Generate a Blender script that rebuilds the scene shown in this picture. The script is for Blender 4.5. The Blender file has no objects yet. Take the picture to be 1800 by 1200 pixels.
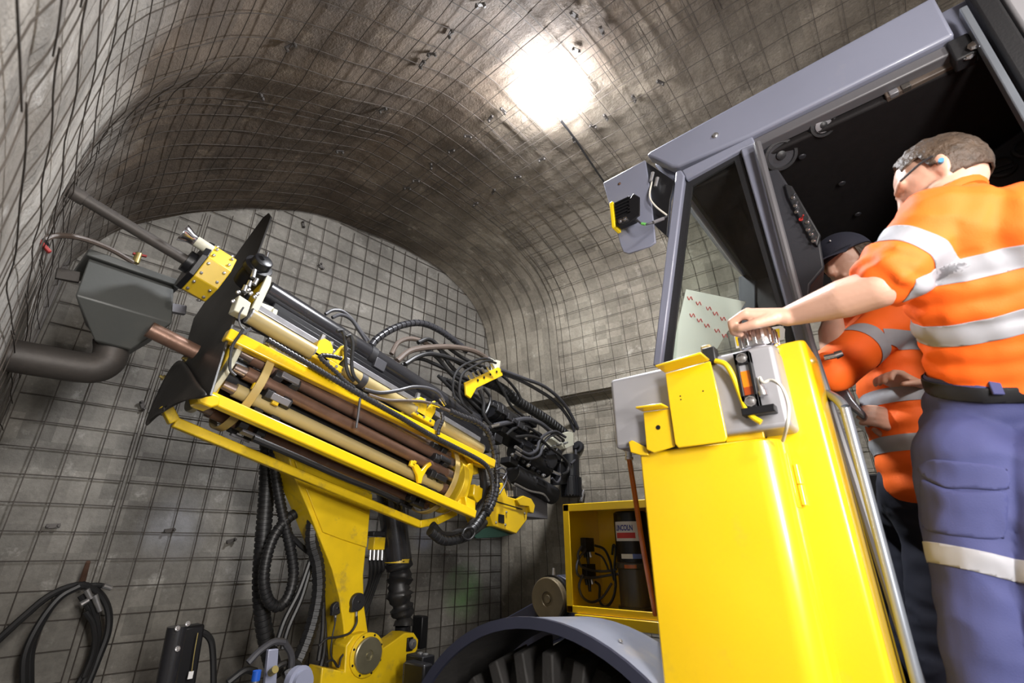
import bpy, bmesh, math, random
from mathutils import Vector, Matrix, noise
from mathutils.bvhtree import BVHTree
random.seed(7)
V = Vector
PI = math.pi
scene = bpy.context.scene
COL = scene.collection

# ------------------------------------------------------------------ camera
# world frame: +y runs along the drive towards its end face, +x across it, z up
FPX, HOR = 840.0, 360.0                      # focal length in pixels (1800 wide), horizon below centre
PITCH = math.atan(HOR / FPX)
AZ = math.radians(39.5)                      # camera heading, from +x towards +y
CAM = V((0.0, 0.0, 1.55))
FW = V((math.cos(AZ) * math.cos(PITCH), math.sin(AZ) * math.cos(PITCH), math.sin(PITCH)))
RT = V((math.sin(AZ), -math.cos(AZ), 0))
UP = RT.cross(FW)
cd = bpy.data.cameras.new('camera')
cam = bpy.data.objects.new('camera', cd)
COL.objects.link(cam)
cd.sensor_width = 36.0
cd.lens = FPX / 1800 * 36.0
cd.clip_start = 0.02
cam.matrix_world = Matrix(((RT.x, UP.x, -FW.x, CAM.x), (RT.y, UP.y, -FW.y, CAM.y), (RT.z, UP.z, -FW.z, CAM.z), (0, 0, 0, 1)))
cd.dof.use_dof = True
cd.dof.focus_distance = 2.7
cd.dof.aperture_fstop = 3.2
scene.camera = cam

# ------------------------------------------------------------------ light and exposure
w = bpy.data.worlds.new('world'); scene.world = w; w.use_nodes = True
w.node_tree.nodes['Background'].inputs[0].default_value = (0.80, 0.86, 1.0, 1)
w.node_tree.nodes['Background'].inputs[1].default_value = 0.17
scene.view_settings.view_transform = 'Standard'
scene.view_settings.look = 'None'
scene.view_settings.exposure = 0.4
scene.view_settings.gamma = 1.0
scene.view_settings.use_curve_mapping = False
def lamp(name, loc, power, radius, col=(1, 1, 1)):
    l = bpy.data.lights.new(name, 'POINT'); l.energy = power; l.shadow_soft_size = radius; l.color = col
    o = bpy.data.objects.new(name, l); COL.objects.link(o); o.location = loc
    return o
al = bpy.data.lights.new('camera_side_light', 'AREA'); al.shape = 'RECTANGLE'; al.size = 0.22; al.size_y = 1.0; al.energy = 62; al.color = (1.0, 0.96, 0.92)   # unseen light behind the camera, made tall to stretch the cabinet highlight
ao = bpy.data.objects.new('camera_side_light', al); COL.objects.link(ao); ao.location = (0.12, -1.1, 2.0)
ao.rotation_euler = (Vector((1.5, 1.7, 2.3)) - Vector((0.12, -1.1, 2.0))).to_track_quat('-Z', 'Z').to_euler()
lamp('fill_light', (-0.1, -2.6, 3.4), 230, 0.2, (1.0, 0.95, 0.9))        # added unseen fill, placed to brighten the shadowed far wall corner

# ------------------------------------------------------------------ helpers
def ray(u, v):
    return RT * ((u - 900) / FPX) + UP * (-(v - 600) / FPX) + FW
def P(u, v, x=None, y=None, z=None, d=None):
    """point of the place seen at photograph pixel u,v on the plane x=, y=, z= or at depth d"""
    r = ray(u, v)
    k = d if d is not None else (x - CAM.x) / r.x if x is not None else (y - CAM.y) / r.y if y is not None else (z - CAM.z) / r.z
    return CAM + r * k
def PL(u, v, n, c):
    r = ray(u, v); k = (c - CAM.dot(n)) / r.dot(n)
    return CAM + r * k

class G:
    """collects simple solids, then becomes one mesh object"""
    def __init__(self): self.v = []; self.f = []; self.uv = None
    def add(self, vs, fs):
        o = len(self.v); self.v += [V(q) for q in vs]; self.f += [tuple(i + o for i in q) for q in fs]; return self
    def hexa(self, p):   # 8 corners: bottom loop 0-3, top loop 4-7
        return self.add(p, [(3, 2, 1, 0), (4, 5, 6, 7), (0, 1, 5, 4), (1, 2, 6, 5), (2, 3, 7, 6), (3, 0, 4, 7)])
    def box(self, c, s, R=None):
        c = V(c); hx, hy, hz = s[0] / 2, s[1] / 2, s[2] / 2
        p = [V(q) for q in ((-hx, -hy, -hz), (hx, -hy, -hz), (hx, hy, -hz), (-hx, hy, -hz), (-hx, -hy, hz), (hx, -hy, hz), (hx, hy, hz), (-hx, hy, hz))]
        return self.hexa([c + (R @ q if R else q) for q in p])
    def bb(self, a, b):  # axis box from corner a to corner b
        a, b = V(a), V(b)
        lo = V((min(a.x, b.x), min(a.y, b.y), min(a.z, b.z))); hi = V((max(a.x, b.x), max(a.y, b.y), max(a.z, b.z)))
        return self.box((lo + hi) / 2, hi - lo)
    def prism(self, poly, vec):
        n = len(poly); vec = V(vec); a = [V(q) for q in poly]
        nn = V((0, 0, 0))
        for i in range(n): nn += a[i].cross(a[(i + 1) % n])
        if nn.dot(vec) > 0: a = a[::-1]
        b = [q + vec for q in a]
        return self.add(a + b, [tuple(range(n)), tuple(range(2 * n - 1, n - 1, -1))] + [(i, i + n, (i + 1) % n + n, (i + 1) % n) for i in range(n)])
    def bar(self, a, b, wx, wz, up=(0, 0, 1)):   # rectangular bar a->b
        a, b = V(a), V(b); t = (b - a).normalized(); s = t.cross(V(up)).normalized(); q = s.cross(t)
        p = []
        for e in (a, b): p += [e - s * wx / 2 - q * wz / 2, e + s * wx / 2 - q * wz / 2, e + s * wx / 2 + q * wz / 2, e - s * wx / 2 + q * wz / 2]
        return self.hexa(p)
    def cyl(self, a, b, r, r2=None, n=20, caps=True):
        a, b = V(a), V(b); r2 = r if r2 is None else r2
        t = (b - a).normalized(); s = t.orthogonal().normalized(); q = t.cross(s)
        vs = []
        for e, rr in ((a, r), (b, r2)):
            for i in range(n): an = 2 * PI * i / n; vs.append(e + (s * math.cos(an) + q * math.sin(an)) * rr)
        fs = [(i, (i + 1) % n, (i + 1) % n + n, i + n) for i in range(n)]
        if caps: fs += [tuple(range(n - 1, -1, -1)), tuple(range(n, 2 * n))]
        return self.add(vs, fs)
    def lathe(self, a, axis, prof, n=28):   # prof: (distance along axis, radius)
        a = V(a); t = V(axis).normalized(); s = t.orthogonal().normalized(); q = t.cross(s); vs = []
        for h, r in prof:
            for i in range(n): an = 2 * PI * i / n; vs.append(a + t * h + (s * math.cos(an) + q * math.sin(an)) * r)
        fs = []
        for k in range(len(prof) - 1): fs += [(k * n + i, k * n + (i + 1) % n, (k + 1) * n + (i + 1) % n, (k + 1) * n + i) for i in range(n)]
        fs += [tuple(range(n - 1, -1, -1)), tuple(range((len(prof) - 1) * n, len(prof) * n))]
        return self.add(vs, fs)
    def tube(self, pts, r, n=8, sub=6, rib=None, closed=False):
        pts = spline(pts, sub) if sub else [V(p) for p in pts]
        pat = None
        if rib:   # rib=(pitch, depth): corrugated wrap around the hose
            Ls = [0.0]
            for i in range(1, len(pts)): Ls.append(Ls[-1] + (pts[i] - pts[i - 1]).length)
            out = []; pat = []; j = 0; k = 0; at = 0.0
            while at < Ls[-1]:
                while j < len(Ls) - 2 and Ls[j + 1] < at: j += 1
                out.append(pts[j].lerp(pts[j + 1], (at - Ls[j]) / max(1e-9, Ls[j + 1] - Ls[j]))); pat.append(k % 4 > 1)
                at += rib[0] * (0.62, 0.06, 0.26, 0.06)[k % 4]; k += 1
            pts = out
        m = len(pts); T = []
        for i in range(m):
            T.append((pts[min(i + 1, m - 1)] - pts[max(i - 1, 0)]).normalized())
        s = T[0].orthogonal().normalized(); vs = []
        for i in range(m):
            s = (s - T[i] * s.dot(T[i])).normalized(); q = T[i].cross(s)
            rr = r[i * (len(r) - 1) // max(1, m - 1)] if isinstance(r, (list, tuple)) else r
            if pat and pat[i]: rr -= rib[1]
            for k in range(n): an = 2 * PI * k / n; vs.append(pts[i] + (s * math.cos(an) + q * math.sin(an)) * rr)
        fs = [(i * n + k, i * n + (k + 1) % n, (i + 1) * n + (k + 1) % n, (i + 1) * n + k) for i in range(m - 1) for k in range(n)]
        fs += [tuple(range(n - 1, -1, -1)), tuple(range((m - 1) * n, m * n))]
        return self.add(vs, fs)
    def ell(self, c, R, nu=20, nv=12):   # ellipsoid: R = 3 axis vectors
        c = V(c); vs = [c + V(R[2])]; 
        for j in range(1, nv):
            b = PI * j / nv
            for i in range(nu): a = 2 * PI * i / nu; vs.append(c + V(R[0]) * (math.cos(a) * math.sin(b)) + V(R[1]) * (math.sin(a) * math.sin(b)) + V(R[2]) * math.cos(b))
        vs.append(c - V(R[2])); e = len(vs) - 1
        fs = [(0, 1 + i, 1 + (i + 1) % nu) for i in range(nu)]
        for j in range(nv - 2): fs += [(1 + j * nu + i, 1 + (j + 1) * nu + i, 1 + (j + 1) * nu + (i + 1) % nu, 1 + j * nu + (i + 1) % nu) for i in range(nu)]
        o = 1 + (nv - 2) * nu
        fs += [(e, o + (i + 1) % nu, o + i) for i in range(nu)]
        return self.add(vs, fs)
    def build(self, name, mat, parent=None, bevel=0, smooth=True, ang=35, seg=2, kind=None, label=None):
        off = base_of(parent)
        me = bpy.data.meshes.new(name)
        me.from_pydata([q - off for q in self.v], [], self.f)
        me.update()
        if self.uv:
            l = me.uv_layers.new(name='UVMap')
            for lp in me.loops: l.data[lp.index].uv = self.uv[lp.vertex_index]
        if smooth:
            me.polygons.foreach_set('use_smooth', [True] * len(me.polygons)); me.set_sharp_from_angle(angle=math.radians(ang))
        o = bpy.data.objects.new(name, me); COL.objects.link(o)
        if isinstance(mat, str): mat = M[mat]
        me.materials.append(mat)
        if parent is not None: o.parent = parent
        if bevel:
            b = o.modifiers.new('bevel', 'BEVEL'); b.width = bevel; b.segments = seg; b.limit_method = 'ANGLE'; b.angle_limit = math.radians(40); b.harden_normals = False
        if kind: o['kind'] = kind
        if label: o['label'] = label
        return o
def base_of(o):
    p = V((0, 0, 0))
    while o is not None: p += o.location; o = o.parent
    return p
def spline(pts, sub=6):
    p = [V(q) for q in pts]
    if len(p) < 3: return p
    p = [p[0] * 2 - p[1]] + p + [p[-1] * 2 - p[-2]]; out = []
    for i in range(1, len(p) - 2):
        a, b, c, d = p[i - 1], p[i], p[i + 1], p[i + 2]
        for k in range(sub):
            t = k / sub
            out.append(0.5 * ((2 * b) + (c - a) * t + (2 * a - 5 * b + 4 * c - d) * t * t + (3 * b - a - 3 * c + d) * t ** 3))
    out.append(p[-2]); return out
def thing(name, label, cat, loc, group=None):
    o = bpy.data.objects.new(name, None); COL.objects.link(o); o.empty_display_size = 0.1
    o.location = V(loc); o['label'] = label; o['category'] = cat
    if group: o['group'] = group
    return o
def tag(o, label, cat, group=None):
    o['label'] = label; o['category'] = cat
    if group: o['group'] = group
    return o
def copy_to(o, parent=None, loc=None, name=None):
    c = o.copy(); COL.objects.link(c); c.parent = parent
    if loc is not None: c.location = loc
    return c

# ------------------------------------------------------------------ materials
M = {}
def mat(name, col, rough=0.5, metal=0.0, var=0.0, vscale=6.0, bump=0.0, bscale=60.0, dirt=None, dirt_amt=0.0, dscale=3.0, spec=0.5, coat=0.0, trans=0.0, emis=None, estr=0.0, coord='Object', dthr=0.55):
    m = bpy.data.materials.new(name); m.use_nodes = True; nt = m.node_tree; N = nt.nodes; L = nt.links
    b = N['Principled BSDF']
    b.inputs['Base Color'].default_value = (*col, 1); b.inputs['Roughness'].default_value = rough; b.inputs['Metallic'].default_value = metal
    b.inputs['Specular IOR Level'].default_value = spec
    if coat: b.inputs['Coat Weight'].default_value = coat; b.inputs['Coat Roughness'].default_value = 0.12
    if trans: b.inputs['Transmission Weight'].default_value = trans
    if emis: b.inputs['Emission Color'].default_value = (*emis, 1); b.inputs['Emission Strength'].default_value = estr
    tc = N.new('ShaderNodeTexCoord'); src = tc.outputs[coord]
    cur = None
    if var:
        n = N.new('ShaderNodeTexNoise'); n.inputs['Scale'].default_value = vscale; n.inputs['Detail'].default_value = 6; L.new(src, n.inputs['Vector'])
        r = N.new('ShaderNodeMapRange'); r.inputs[1].default_value = 0.25; r.inputs[2].default_value = 0.75; r.inputs[3].default_value = 1 - var; r.inputs[4].default_value = 1 + var; L.new(n.outputs['Fac'], r.inputs[0])
        mx = N.new('ShaderNodeMix'); mx.data_type = 'RGBA'; mx.blend_type = 'MULTIPLY'; mx.inputs['Factor'].default_value = 1
        mx.inputs['A'].default_value = (*col, 1); L.new(r.outputs[0], mx.inputs['B']); cur = mx.outputs['Result']
    if dirt:
        n = N.new('ShaderNodeTexNoise'); n.inputs['Scale'].default_value = dscale; n.inputs['Detail'].default_value = 9; n.inputs['Roughness'].default_value = 0.65; L.new(src, n.inputs['Vector'])
        r = N.new('ShaderNodeMapRange'); r.inputs[1].default_value = dthr; r.inputs[2].default_value = dthr + 0.17; r.inputs[3].default_value = 0; r.inputs[4].default_value = dirt_amt; L.new(n.outputs['Fac'], r.inputs[0])
        mx = N.new('ShaderNodeMix'); mx.data_type = 'RGBA'; L.new(r.outputs[0], mx.inputs['Factor'])
        if cur: L.new(cur, mx.inputs['A'])
        else: mx.inputs['A'].default_value = (*col, 1)
        mx.inputs['B'].default_value = (*dirt, 1); cur = mx.outputs['Result']
    if cur: L.new(cur, b.inputs['Base Color'])
    if bump:
        n = N.new('ShaderNodeTexNoise'); n.inputs['Scale'].default_value = bscale; n.inputs['Detail'].default_value = 6; L.new(src, n.inputs['Vector'])
        bp = N.new('ShaderNodeBump'); bp.inputs['Strength'].default_value = bump; bp.inputs['Distance'].default_value = 0.01; L.new(n.outputs['Fac'], bp.inputs['Height']); L.new(bp.outputs[0], b.inputs['Normal'])
    M[name] = m; return m
Y = (0.80, 0.515, 0.005)
mat('yellow', Y, 0.30, var=0.05, vscale=3, coat=0.9, dirt=(0.42, 0.31, 0.08), dirt_amt=0.35, dscale=5, dthr=0.6)
mat('yellow_worn', (0.74, 0.50, 0.007), 0.42, var=0.12, vscale=8, coat=0.15, dirt=(0.20, 0.15, 0.06), dirt_amt=0.75, dscale=9, dthr=0.56)
mat('ochre_paint', (0.62, 0.42, 0.02), 0.4, var=0.1, vscale=8, dirt=(0.08, 0.06, 0.03), dirt_amt=0.6, dscale=6)
mat('cab_grey', (0.195, 0.205, 0.27), 0.38, var=0.05, vscale=4, coat=0.25, dirt=(0.3, 0.29, 0.29), dirt_amt=0.25, dscale=7, dthr=0.6)
mat('tank_steel', (0.40, 0.395, 0.42), 0.42, metal=0.35, var=0.08, vscale=3, bump=0.04, bscale=25)
mat('black_paint', (0.009, 0.009, 0.0105), 0.36, spec=0.35, bump=0.03)
mat('black_plastic', (0.014, 0.014, 0.016), 0.5, bump=0.1, bscale=120)
mat('cab_lining', (0.010, 0.0085, 0.009), 0.7, spec=0.2, var=0.15, vscale=30, bump=0.15, bscale=250)
mat('cab_trim', (0.026, 0.026, 0.031), 0.5, spec=0.35, bump=0.08, bscale=200)
mat('rubber_hose', (0.011, 0.011, 0.012), 0.46, var=0.25, vscale=10, dirt=(0.05, 0.045, 0.04), dirt_amt=0.35, dscale=4)
mat('hose_grey', (0.045, 0.045, 0.052), 0.46, var=0.2, vscale=10)
mat('hose_brown', (0.09, 0.068, 0.055), 0.5, var=0.2, vscale=10)
mat('spiral_wrap', (0.03, 0.03, 0.034), 0.3)
mat('black_tube', (0.02, 0.02, 0.023), 0.26, coat=0.5, dirt=(0.10, 0.085, 0.04), dirt_amt=0.4, dscale=6, dthr=0.58)
mat('chrome', (0.75, 0.75, 0.78), 0.16, metal=1.0)
mat('zinc', (0.55, 0.55, 0.56), 0.32, metal=0.9, var=0.12, vscale=30)
mat('brass', (0.52, 0.42, 0.16), 0.35, metal=0.9)
mat('rod_steel', (0.19, 0.11, 0.078), 0.38, metal=0.5, var=0.3, vscale=9, bump=0.12, bscale=40, dirt=(0.30, 0.24, 0.2), dirt_amt=0.35, dscale=14, dthr=0.57)
mat('rod_bright', (0.34, 0.27, 0.24), 0.3, metal=0.8, var=0.25, vscale=12, dirt=(0.1, 0.05, 0.035), dirt_amt=0.6, dscale=10)
mat('dusty_steel', (0.06, 0.053, 0.048), 0.55, metal=0.3, var=0.25, vscale=5, bump=0.1, bscale=50, dirt=(0.12, 0.1, 0.085), dirt_amt=0.5, dscale=4)
mat('khaki_tube', (0.36, 0.285, 0.13), 0.42, var=0.12, vscale=4, dirt=(0.22, 0.17, 0.08), dirt_amt=0.5, dscale=6)
mat('tan_band', (0.40, 0.29, 0.10), 0.55, var=0.12, vscale=8)
mat('cream_plate', (0.56, 0.55, 0.44), 0.45, var=0.08, vscale=8, dirt=(0.3, 0.28, 0.2), dirt_amt=0.4, dscale=9)
mat('rail_steel', (0.36, 0.36, 0.38), 0.34, metal=0.7, var=0.2, vscale=20)
mat('plate_black', (0.017, 0.0155, 0.0145), 0.46, var=0.3, vscale=5, bump=0.1, bscale=20, dirt=(0.06, 0.05, 0.04), dirt_amt=0.5, dscale=3)
mat('mid_grey', (0.075, 0.078, 0.074), 0.45, metal=0.15, var=0.12, vscale=3, bump=0.05, dirt=(0.12, 0.115, 0.10), dirt_amt=0.4, dscale=4)
mat('block_grey', (0.20, 0.195, 0.21), 0.45, metal=0.4, var=0.1, vscale=4)
mat('fender_grey', (0.20, 0.215, 0.265), 0.38, var=0.12, vscale=4, coat=0.2, dirt=(0.34, 0.30, 0.24), dirt_amt=0.55, dscale=5, dthr=0.56)
mat('tyre', (0.016, 0.0145, 0.0135), 0.75, var=0.25, vscale=12, bump=0.2, bscale=60, dirt=(0.05, 0.042, 0.036), dirt_amt=0.6, dscale=4)
mat('navy_paint', (0.025, 0.027, 0.045), 0.4, var=0.1)
mat('drum_bronze', (0.24, 0.20, 0.13), 0.36, metal=0.7, var=0.15, vscale=10)
mat('disc_steel', (0.36, 0.33, 0.22), 0.35, metal=0.8, var=0.15, vscale=14)
mat('green_paint', (0.02, 0.06, 0.045), 0.45)
mat('red_paint', (0.30, 0.02, 0.018), 0.45)
mat('blue_paint', (0.01, 0.08, 0.42), 0.4)
mat('orange_tube', (0.42, 0.10, 0.008), 0.3, var=0.2, vscale=20, coat=0.4)
mat('oil_amber', (0.85, 0.22, 0.005), 0.25, coat=0.5)
mat('oil_dark', (0.35, 0.05, 0.005), 0.25, coat=0.5)
mat('white_paint', (0.72, 0.72, 0.72), 0.5)
mat('pane_reflection', (0.72, 0.75, 0.70), 0.7)
mat('red_ink', (0.55, 0.05, 0.05), 0.7)
mat('blue_ink', (0.02, 0.03, 0.28), 0.6)
mat('paste_blue', (0.10, 0.16, 0.45), 0.6)
mat('seal_grey', (0.095, 0.092, 0.10), 0.4)
mat('handrail', (0.30, 0.33, 0.38), 0.3, metal=0.6, var=0.1, vscale=8)
mat('pump_grey', (0.045, 0.042, 0.04), 0.35, coat=0.3)
mat('cable_white', (0.62, 0.60, 0.54), 0.5)
mat('cable_yellow', (0.80, 0.58, 0.01), 0.4)
mat('green_tape', (0.15, 0.5, 0.12), 0.5)
mat('wire', (0.055, 0.046, 0.039), 0.75, metal=0.0, spec=0.25, var=0.3, vscale=4)
mat('skin', (0.60, 0.355, 0.26), 0.48, var=0.08, vscale=10, bump=0.06, bscale=110)
mat('hair', (0.06, 0.038, 0.024), 0.55, var=0.45, vscale=40, bump=0.6, bscale=90)
mat('hivis', (0.98, 0.14, 0.006), 0.72, var=0.06, vscale=5, bump=0.08, bscale=300)
mat('tape', (0.33, 0.33, 0.36), 0.6, metal=0.0, var=0.06, vscale=20)
mat('navy_cloth', (0.048, 0.055, 0.16), 0.8, var=0.12, vscale=6, bump=0.1, bscale=300)
mat('shaded_navy_cloth', (0.014, 0.015, 0.03), 0.85)  # navy trousers, colour darkened for the shade inside the cab
mat('cap_cloth', (0.022, 0.024, 0.042), 0.8, bump=0.1, bscale=200)
mat('belt', (0.011, 0.011, 0.013), 0.6, spec=0.25)
mat('ear_blue', (0.05, 0.25, 0.45), 0.5)
def glass(name, col, rough=0.02):
    m = mat(name, col, rough, trans=1.0); m.node_tree.nodes['Principled BSDF'].inputs['IOR'].default_value = 1.03; return m
def thin_glass(name, tint, refl):
    m = bpy.data.materials.new(name); m.use_nodes = True; nt = m.node_tree; N = nt.nodes; L = nt.links
    N.remove(N['Principled BSDF']); t = N.new('ShaderNodeBsdfTransparent'); t.inputs[0].default_value = (*tint, 1)
    g = N.new('ShaderNodeBsdfGlossy'); g.inputs['Roughness'].default_value = 0.02
    lw = N.new('ShaderNodeLayerWeight'); lw.inputs[0].default_value = 0.5; pw = N.new('ShaderNodeMath'); pw.operation = 'POWER'; pw.inputs[1].default_value = 4.0; L.new(lw.outputs['Facing'], pw.inputs[0])
    fr = N.new('ShaderNodeMapRange'); fr.inputs[3].default_value = refl - 1.41; fr.inputs[4].default_value = 0.7; L.new(pw.outputs[0], fr.inputs[0])
    mx = N.new('ShaderNodeMixShader'); L.new(fr.outputs[0], mx.inputs[0]); L.new(t.outputs[0], mx.inputs[1]); L.new(g.outputs[0], mx.inputs[2])
    L.new(mx.outputs[0], N['Material Output'].inputs[0]); M[name] = m; return m
thin_glass('window_glass', (0.95, 0.97, 0.955), 1.45)
thin_glass('gauge_glass', (0.85, 0.85, 0.85), 1.45)
def emit(name, col, s):
    return mat(name, col, 0.5, emis=col, estr=s)
emit('lamp_glow', (0.95, 0.96, 1.0), 430)
def concrete(name, base, dark, light, cell=None, bstr=0.5, stain=0.45, zones=None, marks=()):
    m = bpy.data.materials.new(name); m.use_nodes = True; nt = m.node_tree; N = nt.nodes; L = nt.links; b = N['Principled BSDF']
    b.inputs['Roughness'].default_value = 0.82; b.inputs['Specular IOR Level'].default_value = 0.35
    tc = N.new('ShaderNodeTexCoord'); src = tc.outputs['Object']
    def nz(sc, det=5, ro=0.6):
        n = N.new('ShaderNodeTexNoise'); n.inputs['Scale'].default_value = sc; n.inputs['Detail'].default_value = det; n.inputs['Roughness'].default_value = ro; L.new(src, n.inputs['Vector']); return n.outputs['Fac']
    def rng(v, a, bb, c, d):
        r = N.new('ShaderNodeMapRange'); r.inputs[1].default_value = a; r.inputs[2].default_value = bb; r.inputs[3].default_value = c; r.inputs[4].default_value = d; L.new(v, r.inputs[0]); return r.outputs[0]
    def mix(f, a, bb, mode='MIX'):
        x = N.new('ShaderNodeMix'); x.data_type = 'RGBA'; x.blend_type = mode
        if isinstance(f, float): x.inputs['Factor'].default_value = f
        else: L.new(f, x.inputs['Factor'])
        for k, q in (('A', a), ('B', bb)):
            if isinstance(q, tuple): x.inputs[k].default_value = (*q, 1)
            else: L.new(q, x.inputs[k])
        return x.outputs['Result']
    if zones:   # zones = (start, end, start, end) along the section: wall, roof, wall tones
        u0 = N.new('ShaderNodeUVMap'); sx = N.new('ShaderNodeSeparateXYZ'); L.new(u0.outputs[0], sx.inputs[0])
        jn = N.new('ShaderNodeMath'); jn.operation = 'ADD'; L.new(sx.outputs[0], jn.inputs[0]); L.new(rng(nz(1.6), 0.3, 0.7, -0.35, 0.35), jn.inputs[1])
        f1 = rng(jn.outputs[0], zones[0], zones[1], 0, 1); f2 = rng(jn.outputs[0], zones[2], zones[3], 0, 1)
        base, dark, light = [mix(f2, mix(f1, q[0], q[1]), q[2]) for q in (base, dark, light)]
    c = mix(rng(nz(1.3), 0.35, 0.65, 0, 1), base, dark)
    c = mix(rng(nz(4.0, 5, 0.7), 0.52, 0.68, 0, stain), c, dark)
    c = mix(rng(nz(7.0, 5, 0.75), 0.58, 0.70, 0, 0.7), c, light)
    c = mix(rng(nz(38, 3, 0.7), 0.3, 0.7, 0, 1), mix(0.22, c, (0, 0, 0)), c)
    if cell:
        uv = N.new('ShaderNodeUVMap'); sn = N.new('ShaderNodeVectorMath'); sn.operation = 'SNAP'; sn.inputs[1].default_value = (cell, cell, 1); L.new(uv.outputs[0], sn.inputs[0])
        wn = N.new('ShaderNodeTexWhiteNoise'); wn.noise_dimensions = '2D'; L.new(sn.outputs[0], wn.inputs['Vector'])
        c = mix(1.0, c, rng(wn.outputs['Value'], 0, 1, 0.80, 1.16), 'MULTIPLY')
    for (pt, rad, colr, amt) in marks:    # sprayed survey marks
        ds = N.new('ShaderNodeVectorMath'); ds.operation = 'DISTANCE'; L.new(src, ds.inputs[0]); ds.inputs[1].default_value = pt
        nn = N.new('ShaderNodeMath'); nn.operation = 'MULTIPLY'; L.new(rng(ds.outputs['Value'], rad * 0.3, rad, amt, 0), nn.inputs[0]); L.new(rng(nz(6), 0.35, 0.65, 0.3, 1), nn.inputs[1]); c = mix(nn.outputs[0], c, colr)
    L.new(c, b.inputs['Base Color'])
    bp = N.new('ShaderNodeBump'); bp.inputs['Strength'].default_value = bstr; bp.inputs['Distance'].default_value = 0.02
    ad = N.new('ShaderNodeMath'); ad.operation = 'ADD'; L.new(nz(9, 5, 0.65), ad.inputs[0])
    ml = N.new('ShaderNodeMath'); ml.operation = 'MULTIPLY'; ml.inputs[1].default_value = 0.35; L.new(nz(70, 3, 0.7), ml.inputs[0]); L.new(ml.outputs[0], ad.inputs[1])
    L.new(ad.outputs[0], bp.inputs['Height']); L.new(bp.outputs[0], b.inputs['Normal'])
    M[name] = m; return m
CELL = 0.138
concrete('floor_rock', (0.13, 0.12, 0.11), (0.06, 0.055, 0.05), (0.2, 0.19, 0.18), None, 0.8)
# ================================================================== the drive: end face, vault, walls, floor
EN, EC = V((0.077, 1.0, 0.0)), 3.6155          # plane of the end face
def PE(u, v): return PL(u, v, EN, EC)
concrete('shotcrete_end', (0.245, 0.232, 0.205), (0.135, 0.125, 0.11), (0.33, 0.318, 0.29), CELL, 0.35, marks=((tuple(PE(815, 1040)), 0.26, (0.16, 0.36, 0.12), 0.55), (tuple(PE(745, 945)), 0.12, (0.22, 0.24, 0.36), 0.5), (tuple(PE(310, 925)), 0.22, (0.36, 0.37, 0.40), 0.5)))
arch_px = [(10, 720), (55, 605), (101, 496), (150, 440), (200, 405), (254, 385), (310, 375), (390, 370), (480, 370), (560, 378), (640, 405), (700, 432), (760, 468), (800, 500), (830, 535), (848, 570), (857, 615), (861, 680), (866, 800), (869, 1000)]
A = [PE(*q) for q in arch_px]
A = [V((A[0].x, A[0].y, 0))] + A + [V((A[-1].x, A[-1].y, 0))]
def resample(p, n):
    L = [0]
    for i in range(1, len(p)): L.append(L[-1] + (p[i] - p[i - 1]).length)
    out = []; j = 0
    for k in range(n):
        t = L[-1] * k / (n - 1)
        while j < len(L) - 2 and L[j + 1] < t: j += 1
        q = (t - L[j]) / max(1e-9, L[j + 1] - L[j]); out.append(p[j].lerp(p[j + 1], q))
    return out, L[-1]
PROF, PLEN = resample(spline(A, 4), 141)
YN = -5.0
def vault(k, y):
    """point on the vault: k 0..140 around the section, y along the drive"""
    i = min(int(k), 139); e = PROF[i].lerp(PROF[i + 1], k - i)
    f = (e.y - y) / (e.y - YN)
    cx = 0.19 + (e.x - 0.19)
    x = cx + f * (-1.0 + (e.x - 0.19) / 3.72 * 1.84)
    z = e.z + f * 0.12 * max(0, (e.z - 2.5))
    return V((x, y, z))
def rough(p, a=0.03):
    return noise.noise(p * 1.1) * a + noise.noise(p * 3.3 + V((5, 3, 1))) * a * 0.45
CTR = V((2.0, 0, 2.2))
def bulge(k, y):
    """shotcrete lip of the near wall and the ledge of the far wall, as inward offset"""
    d = 0.0
    if 30 < k < 62 and y < 2.2: d += 0.08 * max(0, 1 - abs(k - 44) / 16) * max(0, min(1, (2.2 - y) / 0.25)) * max(0.0, min(1, y / 1.0))
    return d
def vpt(k, y, off=0.0, r=True):
    p = vault(k, y); a = vault(max(0, k - 1), y); b = vault(min(140, k + 1), y)
    t = (b - a).normalized(); n = V((t.z, 0, -t.x))
    if n.dot(V((CTR.x, y, CTR.z)) - p) < 0: n = -n
    o = off + bulge(k, y) + (rough(p))
    if z_ledge(p, k): o -= 0.10
    return p + n * o
def z_ledge(p, k): return k > 100 and p.z < LEDGE_Z
LEDGE_Z = 2.86
def end_y(k): return PROF[min(140, int(round(k)))].y
S0 = PLEN / 140
concrete('shotcrete_vault', ((0.40, 0.38, 0.345), (0.112, 0.084, 0.060), (0.37, 0.335, 0.27)), ((0.22, 0.20, 0.175), (0.064, 0.047, 0.034), (0.215, 0.19, 0.15)), ((0.52, 0.505, 0.475), (0.19, 0.15, 0.108), (0.50, 0.465, 0.39)), CELL, 0.5, 0.5, (36 * S0, 43 * S0, 64 * S0, 96 * S0))  # browner roof rock; dim roof and bright walls are partly light put into colour
def strip(name, k0, k1, matn, ys):
    g = G(); g.uv = []; ks = [k0 + i * 0.5 for i in range(int((k1 - k0) * 2) + 1)]
    for y in ys:
        for k in ks:
            yy = min(y, end_y(k) + 0.12); p = vpt(k, yy); g.v.append(p); g.uv.append((k * S0, yy))
    n = len(ks)
    for j in range(len(ys) - 1):
        for i in range(n - 1): g.f.append((j * n + i, j * n + i + 1, (j + 1) * n + i + 1, (j + 1) * n + i))
    return g.build(name, matn, kind='structure', ang=60)
YS = [3.75 - i * 0.07 for i in range(126)]
KA, KB = 38, 98                                 # wall / roof / wall limits around the section
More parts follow.
